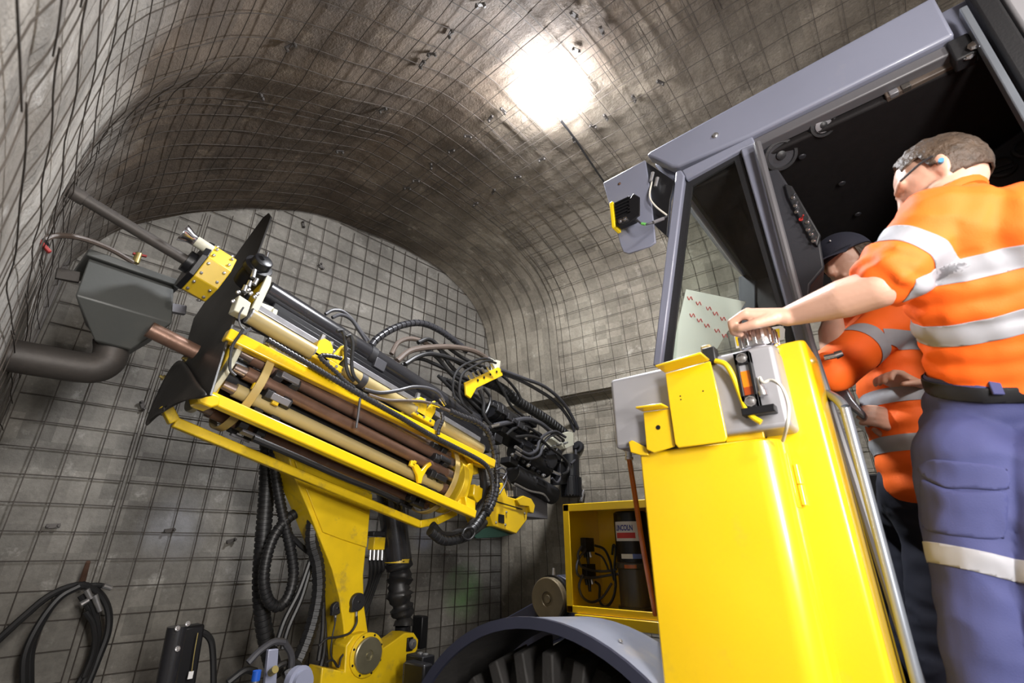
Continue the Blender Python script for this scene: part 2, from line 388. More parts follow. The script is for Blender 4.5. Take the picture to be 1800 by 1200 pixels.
wall_near = strip('wall_near', 0, KA, 'shotcrete_vault', YS)
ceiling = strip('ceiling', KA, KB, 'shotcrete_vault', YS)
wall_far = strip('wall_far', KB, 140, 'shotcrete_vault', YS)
# end face
g = G(); g.uv = []; nx, nz = 70, 76
for j in range(nz + 1):
    for i in range(nx + 1):
        x = -0.6 + i * 5.2 / nx; z = j * 4.8 / nz; y = (EC - EN.x * x)
        p = V((x, y, z)); p.y += rough(p, 0.006); g.v.append(p); g.uv.append((x, z))
for j in range(nz):
    for i in range(nx): g.f.append((j * (nx + 1) + i, j * (nx + 1) + i + 1, (j + 1) * (nx + 1) + i + 1, (j + 1) * (nx + 1) + i))
wall_end = g.build('wall_end', 'shotcrete_end', kind='structure')
g = G(); g.bb((-2.5, -5.2, -0.2), (6, 3.9, 0.0)); g.build('floor', 'floor_rock', kind='structure')

# ray / rock intersections for everything that is fixed to the rock
bv, bf = [], []
for o in (wall_near, ceiling, wall_far, wall_end):
    n0 = len(bv); bv += [v.co.copy() for v in o.data.vertices]; bf += [tuple(i + n0 for i in p.vertices) for p in o.data.polygons]
ROCK = BVHTree.FromPolygons(bv, bf)
def hit(u, v):
    loc, nor, _, _ = ROCK.ray_cast(CAM, ray(u, v).normalized())
    if nor.dot(ray(u, v)) > 0: nor = -nor
    return loc, nor

# ------------------------------------------------------------------ weld mesh
def wire(g, pts, r=0.0021):
    g.tube(pts, r, n=4, sub=0)
def jit(p, s=0.006): return p + V((noise.noise(p * 2.3) * s, noise.noise(p * 2.1 + V((9, 1, 4))) * s, noise.noise(p * 2.7 + V((2, 7, 5))) * s))
def vault_mesh(k0, k1, y0, y1, label, ph=0.0):
    g = G(); n = int((k1 - k0) * S0 / CELL)
    ys = [y1 - i * CELL for i in range(int((y1 - y0) / CELL) + 1)]
    for i in range(n + 1):
        k = k0 + i * CELL / S0
        pts = []; y = y1
        while y >= y0 - 1e-6:
            yy = min(y, end_y(k) - 0.02); pts.append(jit(vpt(k, yy, 0.016 + ph * 0.5, False))); y -= CELL / 2
        wire(g, pts)
    for y in ys:
        pts = []
        for i in range(2 * n + 1):
            k = k0 + i * CELL / S0 / 2; pts.append(jit(vpt(min(k, 140), min(y, end_y(k) - 0.02), 0.009 + ph * 0.5, False)))
        wire(g, pts)
    return tag(g.build('weld_mesh', 'wire', smooth=False), label, 'wire mesh', 'weld mesh sheets pinned to the rock')
vault_mesh(2, 72, 2.20, 3.50, 'weld mesh sheet on the dark vault just above the end face, left part')
vault_mesh(2, 72, 0.95, 2.30, 'weld mesh sheet from bright left wall onto the roof, second from end face', 0.012)
vault_mesh(2, 72, -1.2, 1.02, 'weld mesh sheet over the top left corner, nearest the viewer')
vault_mesh(68, 138, 2.35, 3.50, 'weld mesh sheet on the right shoulder of the vault beside the end face', 0.01)
vault_mesh(68, 138, 1.10, 2.45, 'weld mesh sheet down the pale right wall left of the cab window')
vault_mesh(68, 138, -1.0, 1.18, 'weld mesh sheet on the roof right of the bright lamp, above the cab', 0.01)
def end_mesh(x0, x1, label, ph):
    g = G(); n = int((x1 - x0) / CELL)
    zs = [0.1 + ph + i * CELL for i in range(33)]
    def ins(x, z):
        lo = [q for q in PROF if abs(q.x - x) < 0.06]
        return 0.2 < x < 3.92 and (not lo or z < max(q.z for q in lo) - 0.02)
    def pt(x, z, off): return jit(V((x, EC - EN.x * x - off, z)), 0.005)
    for i in range(n + 1):
        x = x0 + i * CELL; pts = [pt(x, z0 * CELL / 2, 0.019) for z0 in range(70) if ins(x, z0 * CELL / 2)]
        if len(pts) > 2: wire(g, pts, 0.0032)
    for z in zs:
        pts = [pt(x0 + i * CELL / 2, z, 0.012) for i in range(2 * n + 1) if ins(x0 + i * CELL / 2, z)]
        if len(pts) > 2: wire(g, pts, 0.0032)
    return tag(g.build('weld_mesh', 'wire', smooth=False), label, 'wire mesh', 'weld mesh sheets pinned to the rock')
xs = PE(232, 790).x
end_mesh(xs - 5 * CELL, xs, 'weld mesh sheet at the left end of the end face, below the grey hopper', 0.0)
end_mesh(xs + 0.03, xs + 0.03 + 22 * CELL, 'large weld mesh sheet on the end face behind the drill boom', 0.006)

# pin plates with two nuts on the roof, bolt plates on the end face
g = G(); g.box((0, 0, 0.0), (0.056, 0.022, 0.004))
for sx in (-0.022, 0.022): g.cyl((sx, 0, 0.004), (sx, 0, 0.018), 0.0085, 0.007, 8)
pin_me = None
pins = [(20, 188), (855, 10), (725, 135), (640, 228), (600, 270), (428, 472), (240, 657), (733, 655), (805, 592), (645, 722), (578, 787), (540, 820), (905, 512), (960, 478), (1130, 694), (1025, 770), (920, 833), (840, 890), (1355, 548), (1410, 508), (1392, 125), (1280, 212), (1535, 425), (1650, 355), (160, 1173), (80, 990), (1270, 605)]
pins = [(500 + a / 2.5, b / 2.5) for a, b in pins] + [(458, 163), (250, 713), (297, 932), (405, 950), (563, 470), (93, 924), (1008, 22)]
where = {0: 'small steel pin plate with two nuts clamping mesh to the roof or end face'}
for i, (u, v) in enumerate(pins):
    loc, nor = hit(u, v)
    if pin_me is None:
        o = g.build('pin_plate', 'dusty_steel', bevel=0); pin_me = o
    else:
        o = copy_to(pin_me)
    R = nor.to_track_quat('Z', 'X').to_matrix().to_4x4()
    o.matrix_world = Matrix.Translation(loc + nor * 0.014) @ R @ Matrix.Rotation(random.uniform(0, 3), 4, 'Z')
    lb = 'small pin plate with two nuts on the end face mesh, ' + ('below the hopper and feed' if v > 600 else 'above the drill feed') if abs(nor.y) > 0.8 else 'small pin plate with two nuts on the roof mesh, ' + ('right of the bright lamp' if u > 1000 else 'left of the bright lamp' if u < 780 else 'just below the bright lamp' if v > 150 else 'just left of the lamp')
    tag(o, lb, 'pin plate', 'pin plates clamping the weld mesh to the rock')

# roof lamp
lp, ln = hit(970, 155)
t = thing('roof_lamp', 'glaring white round lamp fixed under the tunnel roof', 'lamp', lp)
c = lp + ln * 0.045
g = G(); g.lathe(c - ln * 0.05, ln, [(0, 0.06), (0.01, 0.13), (0.04, 0.14), (0.052, 0.14), (0.052, 0.136)], 32); g.build('lamp_housing', 'white_paint', t)
g = G(); g.lathe(c, ln, [(0.0, 0.10), (0.01, 0.158), (0.03, 0.158), (0.05, 0.13), (0.065, 0.07), (0.07, 0.02)], 32); g.build('lamp_glass', 'lamp_glow', t)
g = G(); g.bar(lp - ln * 0.02, c - ln * 0.04, 0.03, 0.03, (1, 0, 0)); g.build('bracket', 'zinc', t)
LAMP = c + ln * 0.11
g = G(); q = [hit(*p)[0] + hit(*p)[1] * 0.04 for p in ((985, 205), (1012, 240), (1030, 268), (1062, 315))]
g.tube(q, 0.008); tag(g.build('lamp_cable', 'rubber_hose'), 'thin dark cable clipped to the roof from the lamp down to the right', 'cable')
# ================================================================== drill rig: carrier, cab, tanks
RIG = thing('drill_rig', 'yellow underground drill rig with grey cab, boom and slanted drill feed', 'drill rig', (2.3, 0.9, 0))
def prism_px(px, vec, **pl):
    return G().prism([P(u, v, **pl) for u, v in px], vec)
def bolts(parent, pts, axis, r=0.008, h=0.008, m='zinc', n=6, name='bolt'):
    for p in pts: G().lathe(V(p), axis, [(0, r * 1.5), (0.002, r * 1.5), (0.0021, r), (h, r), (h + 0.001, r * 0.8)], 8 if n == 6 else n).build(name, m, parent)

# ---- cab shell
CX = 1.75
roof = G()
roof.prism([V((CX - 0.03, y, z)) for y, z in ((0.605, 3.235), (0.585, 3.245), (-0.455, 3.285), (-0.455, 3.085), (0.17, 3.067), (0.47, 3.085), (0.50, 3.10))], (0.07, 0, 0))
roof.prism([V((CX + 0.04, y, z)) for y, z in ((0.60, 3.23), (-1.3, 3.30), (-1.3, 3.10), (0.52, 3.06))], (1.06, 0, 0))
roof = roof.build('cab_roof', 'cab_grey', RIG, bevel=0.012, seg=3)
G().prism([V((CX - 0.005, y, z)) for y, z in ((0.20, 3.066), (-0.44, 3.083), (-0.44, 3.04), (0.20, 3.025))], (0.05, 0, 0)).build('drip_rail', 'seal_grey', roof, bevel=0.006)
bolts(roof, [(CX - 0.031, 0.30, 3.15)], (-1, 0, 0), 0.009)
lin = G(); lin.prism([V((CX + 0.05, y, z)) for y, z in ((0.50, 3.06), (0.46, 3.0), (-1.2, 3.03), (-1.2, 3.09))], (1.04, 0, 0))
lin = lin.build('headliner', 'cab_lining', RIG, bevel=0.01)
def pil(name, poly_yz, x0, dx, m='cab_grey', parent=RIG, bevel=0.008):
    return G().prism([V((x0, y, z)) for y, z in poly_yz], (dx, 0, 0)).build(name, m, parent, bevel=bevel)
# side window frame: front pillar, door pillar, top band
fr = G()
fr.prism([P(u, v, x=CX - 0.025) for u, v in ((1147, 642), (1161, 640), (1203, 308), (1197, 298), (1188, 300), (1184, 330))], (0.06, 0, 0))
fr.prism([P(u, v, x=CX - 0.02) for u, v in ((1197, 299), (1322, 239), (1328, 252), (1302, 263), (1206, 316), (1203, 309))], (0.05, 0, 0))
fr.prism([P(u, v, x=CX - 0.02) for u, v in ((1301, 262), (1327, 251), (1440, 640), (1440, 700), (1425, 700), (1400, 605))], (0.05, 0, 0))
fr = fr.build('window_frame', 'cab_grey', RIG, bevel=0.006)
g = G()      # black ceramic border of the pane
outer = [(1164, 640), (1206, 318), (1300, 264), (1400, 606), (1400, 650)]
inner = [(1180, 636), (1217, 327), (1291, 282), (1379, 580), (1384, 640)]
for i in range(4):
    a, b = outer[i], outer[i + 1]; c, d = inner[i + 1], inner[i]
    g.prism([P(*q, x=CX + 0.0) for q in (a, b, c, d)], (0.012, 0, 0))
g.build('pane_border', 'black_plastic', fr)
G().prism([P(u, v, x=CX + 0.004) for u, v in ((1172, 640), (1211, 322), (1296, 272), (1390, 590), (1392, 650))], (0.004, 0, 0)).build('pane', 'window_glass', fr)
g = G().tube([P(1331, 252, x=1.70), P(1425, 606, x=1.70), P(1462, 720, x=1.70), P(1625, 1230, x=1.70)], 0.014, n=10, sub=0); g.build('door_seal', 'seal_grey', RIG)
# far side of the cab, rear wall, floor
pil('far_header', [(0.50, 3.06), (-1.2, 3.08), (-1.2, 1.80), (0.02, 1.80), (0.02, 2.70), (0.46, 2.70)], 2.83, 0.05, 'cab_lining')
pil('far_panel', [(0.72, 1.86), (-1.2, 1.86), (-1.2, 0.9), (0.72, 0.9)], 2.83, 0.05, 'cab_lining')
pil('far_pillar', [(0.74, 1.86), (0.66, 1.86), (0.44, 3.06), (0.54, 3.06)], 2.82, 0.05, 'cab_trim')
pil('far_pillar', [(0.10, 1.86), (0.04, 1.86), (0.04, 2.72), (0.10, 2.72)], 2.82, 0.05, 'cab_trim')
G().bb((1.78, -1.25, 0.85), (2.88, -1.2, 3.06)).build('rear_wall', 'cab_lining', RIG)
G().bb((1.70, -1.2, 0.83), (2.88, 0.75, 0.90)).build('cab_floor', 'cab_lining', RIG)
G().bb((1.76, 0.70, 0.9), (2.88, 0.75, 2.0)).build('front_panel', 'cab_lining', RIG)
# windscreen and its wiper bar
G().prism([V((1.80, 0.745, 2.0)), V((2.83, 0.745, 2.0)), V((2.83, 0.52, 3.05)), V((1.80, 0.52, 3.05))], (0, 0.004, 0.001)).build('windscreen', 'window_glass', RIG)
# trailing part of the cab: rear pillar, black seal, pale rear pane
g = G().bb((1.70, -0.505, 1.0), (1.74, -0.485, 3.16)); g.build('rear_pillar', 'handrail', RIG, bevel=0.004)
g = G().bb((1.71, -0.575, 1.0), (1.76, -0.520, 3.3)); g.build('rear_seal', 'black_plastic', RIG, bevel=0.01)
g = G().bb((1.715, -1.1, 1.0), (1.75, -0.582, 3.3)); g.build('rear_side_panel', 'tank_steel', RIG, bevel=0.01)
g = G().bb((1.73, -0.485, 2.99), (1.79, -0.43, 3.08)); g.build('latch_block', 'black_plastic', RIG, bevel=0.006)
bolts(RIG, [P(1712, 80, x=1.72), P(1703, 98, x=1.74)], (-1, 0, 0), 0.011, m='chrome')
# headliner fittings: two round speakers/lamps, strip lamp, screw caps
def roundel(u, v, r, kind, ax, x=None, z=None):
    p = P(u, v, z=z) if z else P(u, v, x=x)
    a = V(ax).normalized()
    G().lathe(p - a * 0.055, a, [(0, r * 1.25), (0.03, r * 1.22), (0.055, r * 1.02), (0.058, r)], 30).build(kind[0], 'cab_trim', lin)
    o = G().lathe(p, a, [(0, r), (0.008, r * 0.98), (0.009, r * 0.8), (0.002, r * 0.74), (0.0, r * 0.3), (0.012, r * 0.28), (0.016, r * 0.1)], 30)
    o.build(kind[1], kind[2], lin)
roundel(1372, 272, 0.062, ('speaker_pod', 'speaker', 'black_plastic'), (-0.55, -0.25, -0.8), x=1.83)
roundel(1446, 219, 0.045, ('lamp_pod', 'lamp_ring', 'black_plastic'), (-0.55, -0.25, -0.8), x=1.80)
p = P(1447, 220, x=1.798); a = V((-0.55, -0.25, -0.8)).normalized(); G().lathe(p, a, [(0, 0.028), (0.003, 0.028), (0.005, 0.02)], 24).build('lamp_lens', 'block_grey', lin)
g = G(); a0, a1 = P(1556, 172, x=1.80), P(1688, 108, x=1.80); g.bar(a0, a1, 0.03, 0.028); sl = g.build('strip_lamp', 'hose_brown', lin, bevel=0.004)
for k, c in ((0.05, 'cable_white'), (0.22, 'cable_white')):
    q = a0.lerp(a1, k); r = a0.lerp(a1, k + 0.13); G().bar(q + V((-0.008, 0, -0.004)), r + V((-0.008, 0, -0.004)), 0.022, 0.022).build('lamp_window', 'dusty_steel' if k > .1 else 'block_grey', sl, bevel=0.003)
for u, v in ((1410, 275), (1480, 322), (1508, 376)): G().lathe(P(u, v, z=2.998), (0, 0, -1), [(0, 0.014), (0.004, 0.012), (0.005, 0.006)], 16).build('screw_cap', 'cab_trim', lin)
# door-post trim with the switch panel
tr = G(); tr.prism([P(u, v, x=1.80) for u, v in ((1341, 300), (1368, 296), (1390, 330), (1442, 420), (1450, 470), (1425, 500), (1420, 560), (1412, 566))], (0.16, 0.03, 0)); tr = tr.build('post_trim', 'cab_trim', RIG, bevel=0.012)
sw = G(); sw.prism([P(u, v, x=1.785) for u, v in ((1378, 322), (1392, 326), (1442, 412), (1436, 432), (1424, 420), (1384, 346))], (0.02, 0, 0)); sw = sw.build('switch_panel', 'black_plastic', tr, bevel=0.005)
for i, (u, v, c) in enumerate(((1394, 348, 'chrome'), (1398, 362, 'chrome'), (1400, 373, 'chrome'), (1408, 386, 'red_paint'), (1419, 391, 'chrome'), (1420, 404, 'chrome'), (1426, 412, 'chrome'), (1430, 424, 'chrome'))):
    p = P(u, v, x=1.785); G().cyl(p, p + V((-0.004, 0, 0)), 0.007, n=10).cyl(p, p + V((-0.018, -0.012, 0.004)), 0.0022, 0.003, 8).build('toggle_switch', c, sw)
# rear interior panel with round vents, console, handrail, latch
rp = G(); rp.prism([P(u, v, x=2.25) for u, v in ((1690, 300), (1716, 282), (1800, 224), (1880, 170), (1880, 520), (1690, 520))], (0.06, 0, 0)); rp = rp.build('rear_trim', 'cab_trim', RIG, bevel=0.01)
for u, v in ((1760, 296), (1800, 336), (1806, 262)):
    p = P(u, v, x=2.25); G().lathe(p, (-1, 0, 0), [(0, 0.045), (0.012, 0.042), (0.014, 0.034), (0.006, 0.032), (0.006, 0.001)], 26).build('air_vent', 'black_plastic', rp)
    for k in (-0.012, 0.006): G().box(p + V((-0.010, 0, k)), (0.004, 0.058, 0.009)).build('vent_blade', 'cab_trim', rp)
g = G(); g.prism([P(u, v, x=1.95) for u, v in ((1446, 660), (1480, 664), (1500, 700), (1524, 728), (1520, 738), (1490, 715), (1455, 690))], (0.5, 0, 0)); g.build('console', 'handrail', RIG, bevel=0.008)
g = G(); g.tube([P(1440, 686, x=1.74), P(1458, 694, x=1.68), P(1472, 702, x=1.64), P(1484, 716, x=1.62), P(1491, 738, x=1.62), P(1550, 960, x=1.62), P(1622, 1235, x=1.62)], 0.0135, n=14, sub=6); g.build('handrail', 'handrail', RIG)
p = P(1449, 629, x=1.70); lt = G().cyl(p, p + V((0.0, -0.035, 0.0)), 0.009, n=12).cyl(p + V((0, -0.03, 0)), p + V((0, -0.05, 0.004)), 0.013, 0.010, 12); lt.build('door_latch', 'chrome', RIG)

# ---- light bracket at the cab's front corner
vis = prism_px([(1060, 321), (1134, 281), (1142, 330), (1149, 395), (1152, 425), (1143, 432), (1105, 445), (1096, 443), (1091, 432)], (0.012, 0, 0), x=1.705); vis = vis.build('light_bracket', 'cab_grey', RIG, bevel=0.003)
g = G(); g.prism([P(u, v, x=1.73) for u, v in ((1134, 283), (1186, 318), (1178, 350), (1172, 415), (1150, 395), (1140, 330))], (0.02, 0, 0)); g.build('light_gusset', 'black_paint', RIG, bevel=0.003)
wl = G().box(P(1100, 374, x=1.655), (0.05, 0.085, 0.125)); wl = wl.build('work_lamp', 'black_paint', RIG, bevel=0.008)
pc = P(1100, 374, x=1.655)
G().box(pc + V((0, 0.052, 0)), (0.060, 0.018, 0.14)).build('lamp_bezel', 'cable_yellow', wl, bevel=0.004)
for k in range(6): G().box(pc + V((-0.026, 0.0, 0.048 - k * 0.016)), (0.016, 0.07, 0.006)).build('cooling_fin', 'black_paint', wl)
G().prism([pc + V((-0.034, y, z)) for y, z in ((0.03, -0.04), (0.035, -0.075), (-0.02, -0.085), (-0.075, -0.07), (-0.085, 0.02), (-0.06, 0.055), (-0.035, 0.03), (-0.02, -0.03))], (0.006, 0, 0)).build('lamp_yoke', 'black_paint', wl, bevel=0.002)
for k in (0.0, 0.022): G().lathe(pc + V((-0.034, 0.012 - k, -0.062)), (-1, 0, 0), [(0, 0.011), (0.006, 0.011), (0.007, 0.007), (0.014, 0.006)], 10).build('bolt', 'chrome', wl)
G().tube([P(1118, 385, x=1.63), P(1130, 394, x=1.62), P(1145, 392, x=1.63), P(1160, 386, x=1.66), P(1172, 380, x=1.70)], 0.004).build('lamp_cable', 'hose_grey', wl)
G().cyl(P(1148, 391, x=1.63), P(1166, 384, x=1.67), 0.0075, n=10).build('plug', 'block_grey', wl)
G().cyl(P(1128, 393, x=1.62), P(1135, 394, x=1.62), 0.006, n=10).build('cable_tape', 'green_tape', wl)
G().tube([P(1146, 318, x=1.71), P(1142, 345, x=1.69), P(1152, 362, x=1.69), P(1172, 378, x=1.70)], 0.004).build('lamp_cable', 'cable_white', wl)
for u, v in ((1148, 303), (1156, 312)): G().cyl(P(u, v, x=1.70), P(u - 4, v + 16, x=1.70), 0.0075, n=10).build('connector', 'zinc', vis)
bolts(vis, [P(1089, 323, x=1.704)], (-1, 0, 0), 0.005, 0.003, 'rod_steel')

# ---- hydraulic tank on the side
tk = G().bb((1.37, 0.215, 1.83), (1.62, 0.71, 2.058)).build('tank', 'tank_steel', RIG, bevel=0.012, seg=3)
cpos = V((1.455, 0.262, 2.055))
G().lathe(cpos, (0, 0, 1), [(0, 0.046), (0.012, 0.046), (0.014, 0.040), (0.022, 0.040)], 32).build('filler_neck', 'tank_steel', tk)
cap = G().lathe(cpos, (0, 0, 1), [(0.018, 0.045), (0.022, 0.048), (0.070, 0.048), (0.078, 0.044), (0.082, 0.03)], 32).build('filler_cap', 'chrome', tk)
for k in range(14):
    a = 2 * PI * k / 14; G().box(cpos + V((0.049 * math.cos(a), 0.049 * math.sin(a), 0.046)), (0.008, 0.011, 0.044), Matrix.Rotation(a, 3, 'Z')).build('grip_rib', 'chrome', cap, bevel=0.002)
# sight glass
def onT(u, v, dx=0.0): return P(u, v, x=1.37 - dx)
s0, s1 = onT(1307, 630), onT(1325, 712); sy = (s0.y + s1.y) / 2; zb, zt = s1.z - 0.012, s0.z + 0.012
sg = G().bb((1.345, sy - 0.021, zb), (1.37, sy + 0.021, zb + 0.036)).bb((1.345, sy - 0.021, zt - 0.036), (1.37, sy + 0.021, zt)).bb((1.345, sy - 0.021, zb), (1.37, sy - 0.012, zt)).bb((1.345, sy + 0.012, zb), (1.37, sy + 0.021, zt)).build('sight_glass', 'black_paint', tk, bevel=0.002)
G().bb((1.354, sy - 0.012, zb + 0.036), (1.368, sy + 0.012, zb + 0.036 + 0.024)).build('gauge_float', 'oil_dark', sg)
G().bb((1.354, sy - 0.012, zb + 0.06), (1.368, sy + 0.012, zb + 0.105)).build('gauge_oil', 'oil_amber', sg)
G().bb((1.354, sy - 0.012, zb + 0.105), (1.368, sy + 0.012, zt - 0.036)).build('gauge_tube', 'tank_steel', sg)
bolts(sg, [V((1.346, sy, zb + 0.018)), V((1.346, sy, zt - 0.018))], (-1, 0, 0), 0.010, 0.007, 'chrome')
G().bb((1.335, sy - 0.055, zb - 0.02), (1.37, sy + 0.025, zb)).build('gauge_shelf', 'black_paint', tk, bevel=0.002)
p = onT(1342, 695, 0.02); G().lathe(p, (0, 0.1, 1), [(0, 0.011), (0.012, 0.011), (0.014, 0.007), (0.03, 0.006), (0.05, 0.005)], 12).build('cable_gland', 'zinc', tk)
G().tube([p + V((0, 0, 0.05)), onT(1342, 672, 0.03), onT(1356, 668, 0.03), onT(1374, 680, 0.05), onT(1386, 712, 0.06), onT(1384, 745, 0.06), onT(1376, 775, 0.0)], 0.0042).build('sensor_cable', 'cable_white', tk)
G().box(onT(1250, 627, 0.0), (0.04, 0.035, 0.05)).build('plug_socket', 'black_plastic', tk, bevel=0.004)
G().box(onT(1243, 616, -0.02), (0.03, 0.03, 0.03)).build('plug_cap', 'khaki_tube', tk, bevel=0.006)
G().tube([onT(1258, 634, 0.02), onT(1275, 640, 0.025), onT(1288, 660, 0.02), onT(1300, 690, 0.015), onT(1311, 718, 0.02), onT(1322, 732, 0.02), onT(1338, 742, 0.02)], 0.0075, n=10).build('power_cable', 'cable_yellow', tk)
# yellow brackets in front of the tank
def bracket(name, face, lip, parent=RIG, x=1.335, out=0.075):
    g = G().prism([P(u, v, x=x) for u, v in face], (0.007, 0, 0))
    a, b = P(*lip[0], x=x), P(*lip[1], x=x)
    g.prism([a, b, b + V((-out, 0, 0.0)), a + V((-out, 0.0, 0.0))], (0, 0, 0.007))
    return g.build(name, 'yellow', parent, bevel=0.003)
b1 = bracket('side_bracket', [(1169, 656), (1248, 634), (1262, 690), (1278, 768), (1274, 776), (1192, 787), (1186, 780), (1178, 725)], [(1169, 656), (1248, 634)], out=0.07)
for u, v in ((1196, 696), (1236, 687), (1197, 702)): G().lathe(P(u, v, x=1.3345), (-1, 0, 0), [(0, 0.0022), (0.0006, 0.0022)], 8).build('rivet_hole', 'black_paint', b1)
b2 = bracket('lower_bracket', [(1130, 724), (1176, 718), (1186, 784), (1150, 796), (1136, 790)], [(1130, 724), (1176, 718)], x=1.345, out=0.05)
G().lathe(P(1157, 751, x=1.3445), (-1, 0, 0), [(0, 0.007), (0.0008, 0.007)], 14).build('bolt_hole', 'black_paint', b2)
g = prism_px([(1104, 776), (1110, 773), (1136, 786), (1140, 800), (1126, 800), (1108, 795)], (0.012, 0, 0), x=1.36); g.build('mount_tab', 'yellow', RIG, bevel=0.003)
g = prism_px([(1272, 742), (1336, 728), (1344, 770), (1276, 778)], (0.01, 0, 0), x=1.40); g = g.build('tank_cradle', 'yellow', RIG, bevel=0.003)
G().box(P(1302, 744, x=1.38), (0.008, 0.05, 0.02), Matrix.Rotation(0.5, 3, 'X')).build('clip', 'zinc', g)

# ---- side cabinet with rounded corner and hinge, door-side body panel
cb = G(); R_ = 0.065; foot = [(1.372, 0.632), (1.372, 0.315)] + [(1.372 + R_ - R_ * math.cos(a), 0.315 - R_ * math.sin(a)) for a in [PI / 2 * k / 8 for k in range(1, 9)]] + [(1.60, 0.25), (1.60, 0.632)]
cb.prism([V((x, y, 0.55)) for x, y in foot], (0, 0, 1.26)); cb = cb.build('side_cabinet', 'yellow', RIG, bevel=0.006, ang=25)
bp_ = G(); foot = [(1.475, 0.30), (1.475, 0.17)] + [(1.475 + 0.02 - 0.02 * math.cos(a), 0.17 - 0.02 * math.sin(a)) for a in [PI / 2 * k / 4 for k in range(1, 5)]] + [(1.72, 0.15), (1.72, 0.30)]
bp_.prism([V((x, y, 0.5)) for x, y in foot], (0, 0, 1.588)); bp_ = bp_.build('body_panel', 'yellow', RIG, bevel=0.005, ang=25)
hp = P(1406, 850, x=1.462)
for k, z in enumerate((0.0, -0.052)):
    G().cyl(hp + V((0, 0, z + 0.048)), hp + V((0, 0, z)), 0.008, n=14).build('hinge_knuckle', 'yellow', cb)
G().bb((1.425, 0.247, hp.z - 0.06), (1.46, 0.262, hp.z + 0.075)).build('hinge_leaf', 'yellow', cb, bevel=0.002)
# orange sight tube beside the cabinet
g = G().tube([P(1106, 806, x=1.50), P(1116, 870, x=1.54), P(1130, 960, x=1.60), P(1152, 1080, x=1.72)], 0.0085, n=10); g.build('drain_tube', 'orange_tube', RIG)
p = P(1105, 797, x=1.50); G().lathe(p + V((0, 0, 0.03)), (0, 0, -1), [(0, 0.016), (0.02, 0.016), (0.022, 0.011), (0.04, 0.011), (0.042, 0.014), (0.05, 0.014)], 12).build('tube_fitting', 'zinc', RIG)

# ---- open yellow box with the grease pump
bx0, bx1, by0, by1, bz0, bz1 = 2.10, 2.42, 0.93, 1.40, 1.272, 1.742
T_ = 0.016
box = G().bb((bx0, by1 - T_, bz0), (bx1, by1, bz1)).bb((bx0, by0, bz0), (bx1, by0 + T_, bz1)).bb((bx1 - T_, by0, bz0), (bx1, by1, bz1)).bb((bx0, by0, bz1 - T_), (bx1, by1, bz1)).bb((bx0, by0, bz0), (bx1, by1, bz0 + T_))
box.bb((bx0 - 0.006, by1 - 0.035, bz0), (bx0, by1, bz1)).bb((bx0 - 0.006, by0, bz1 - 0.035), (bx0, by1, bz1)).bb((bx0 - 0.006, by0, bz0), (bx0, by1, bz0 + 0.03))
box = box.build('pump_box', 'yellow', RIG, bevel=0.003)
G().bb((bx0 - 0.02, by0 + 0.02, bz0 - 0.045), (bx0 + 0.02, by1 - 0.05, bz0 - 0.002)).build('box_sill', 'yellow', box, bevel=0.003)
pc2 = V((2.27, 1.128, bz0 + T_))
gp = G().lathe(pc2, (0, 0, 1), [(0, 0.088), (0.012, 0.088), (0.014, 0.078), (0.165, 0.078), (0.17, 0.086), (0.19, 0.086), (0.195, 0.08)], 36).build('grease_pump', 'pump_grey', box)
G().lathe(pc2 + V((0, 0, 0.195)), (0, 0, 1), [(0, 0.079), (0.215, 0.079), (0.222, 0.07)], 36).build('pump_reservoir', 'black_paint', gp)
def on_cyl(c, r, az, z): return V((c.x + r * math.cos(az), c.y + r * math.sin(az), z))
def cyl_patch(c, r, a0, a1, z0, z1, n=10):
    g = G(); 
    for i in range(n + 1):
        a = a0 + (a1 - a0) * i / n
        for z in (z0, z1):
            for rr in (r - 0.001, r): g.v.append(on_cyl(c, rr, a, z))
    for i in range(n):
        o = i * 4; p = o + 4
        g.f += [(o + 1, p + 1, p + 3, o + 3), (o, o + 2, p + 2, p), (o + 2, o + 3, p + 3, p + 2), (o, p, p + 1, o + 1)]
    return g
AC = math.atan2(-pc2.y, -pc2.x)        # side of the pump that faces the drive
zl = bz0 + T_ + 0.285
lab = cyl_patch(pc2, 0.0805, AC - 1.12, AC + 0.62, zl, zl + 0.085).build('pump_label', 'white_paint', gp)
cyl_patch(pc2, 0.0812, AC - 1.0, AC + 0.2, zl + 0.012, zl + 0.036).build('label_stripe', 'red_ink', gp)
cyl_patch(pc2, 0.0806, AC - 0.75, AC + 0.0, zl - 0.075, zl - 0.055).build('pump_sticker', 'white_paint', gp)
cyl_patch(pc2, 0.0810, AC - 0.05, AC + 0.45, zl - 0.075, zl - 0.055).build('pump_sticker', 'paste_blue', gp)
cyl_patch(pc2, 0.0875, AC - 0.55, AC + 0.1, zl - 0.115, zl - 0.10).build('warning_sticker', 'orange_tube', gp)
cu = bpy.data.curves.new('lettering', 'FONT'); cu.body = 'LINCOLN'; cu.size = 0.034; cu.align_x = 'CENTER'; cu.extrude = 0.0; cu.offset = 0.0009
to = bpy.data.objects.new('lettering_source', cu); COL.objects.link(to)
dg = bpy.context.evaluated_depsgraph_get(); me = bpy.data.meshes.new_from_object(to.evaluated_get(dg)); bpy.data.objects.remove(to)
xm = max(v.co.x for v in me.vertices); xn = min(v.co.x for v in me.vertices)
bm = bmesh.new(); bm.from_mesh(me); bmesh.ops.subdivide_edges(bm, edges=[e for e in bm.edges if e.calc_length() > 0.006], cuts=2); bmesh.ops.triangulate(bm, faces=bm.faces); bm.to_mesh(me); bm.free()
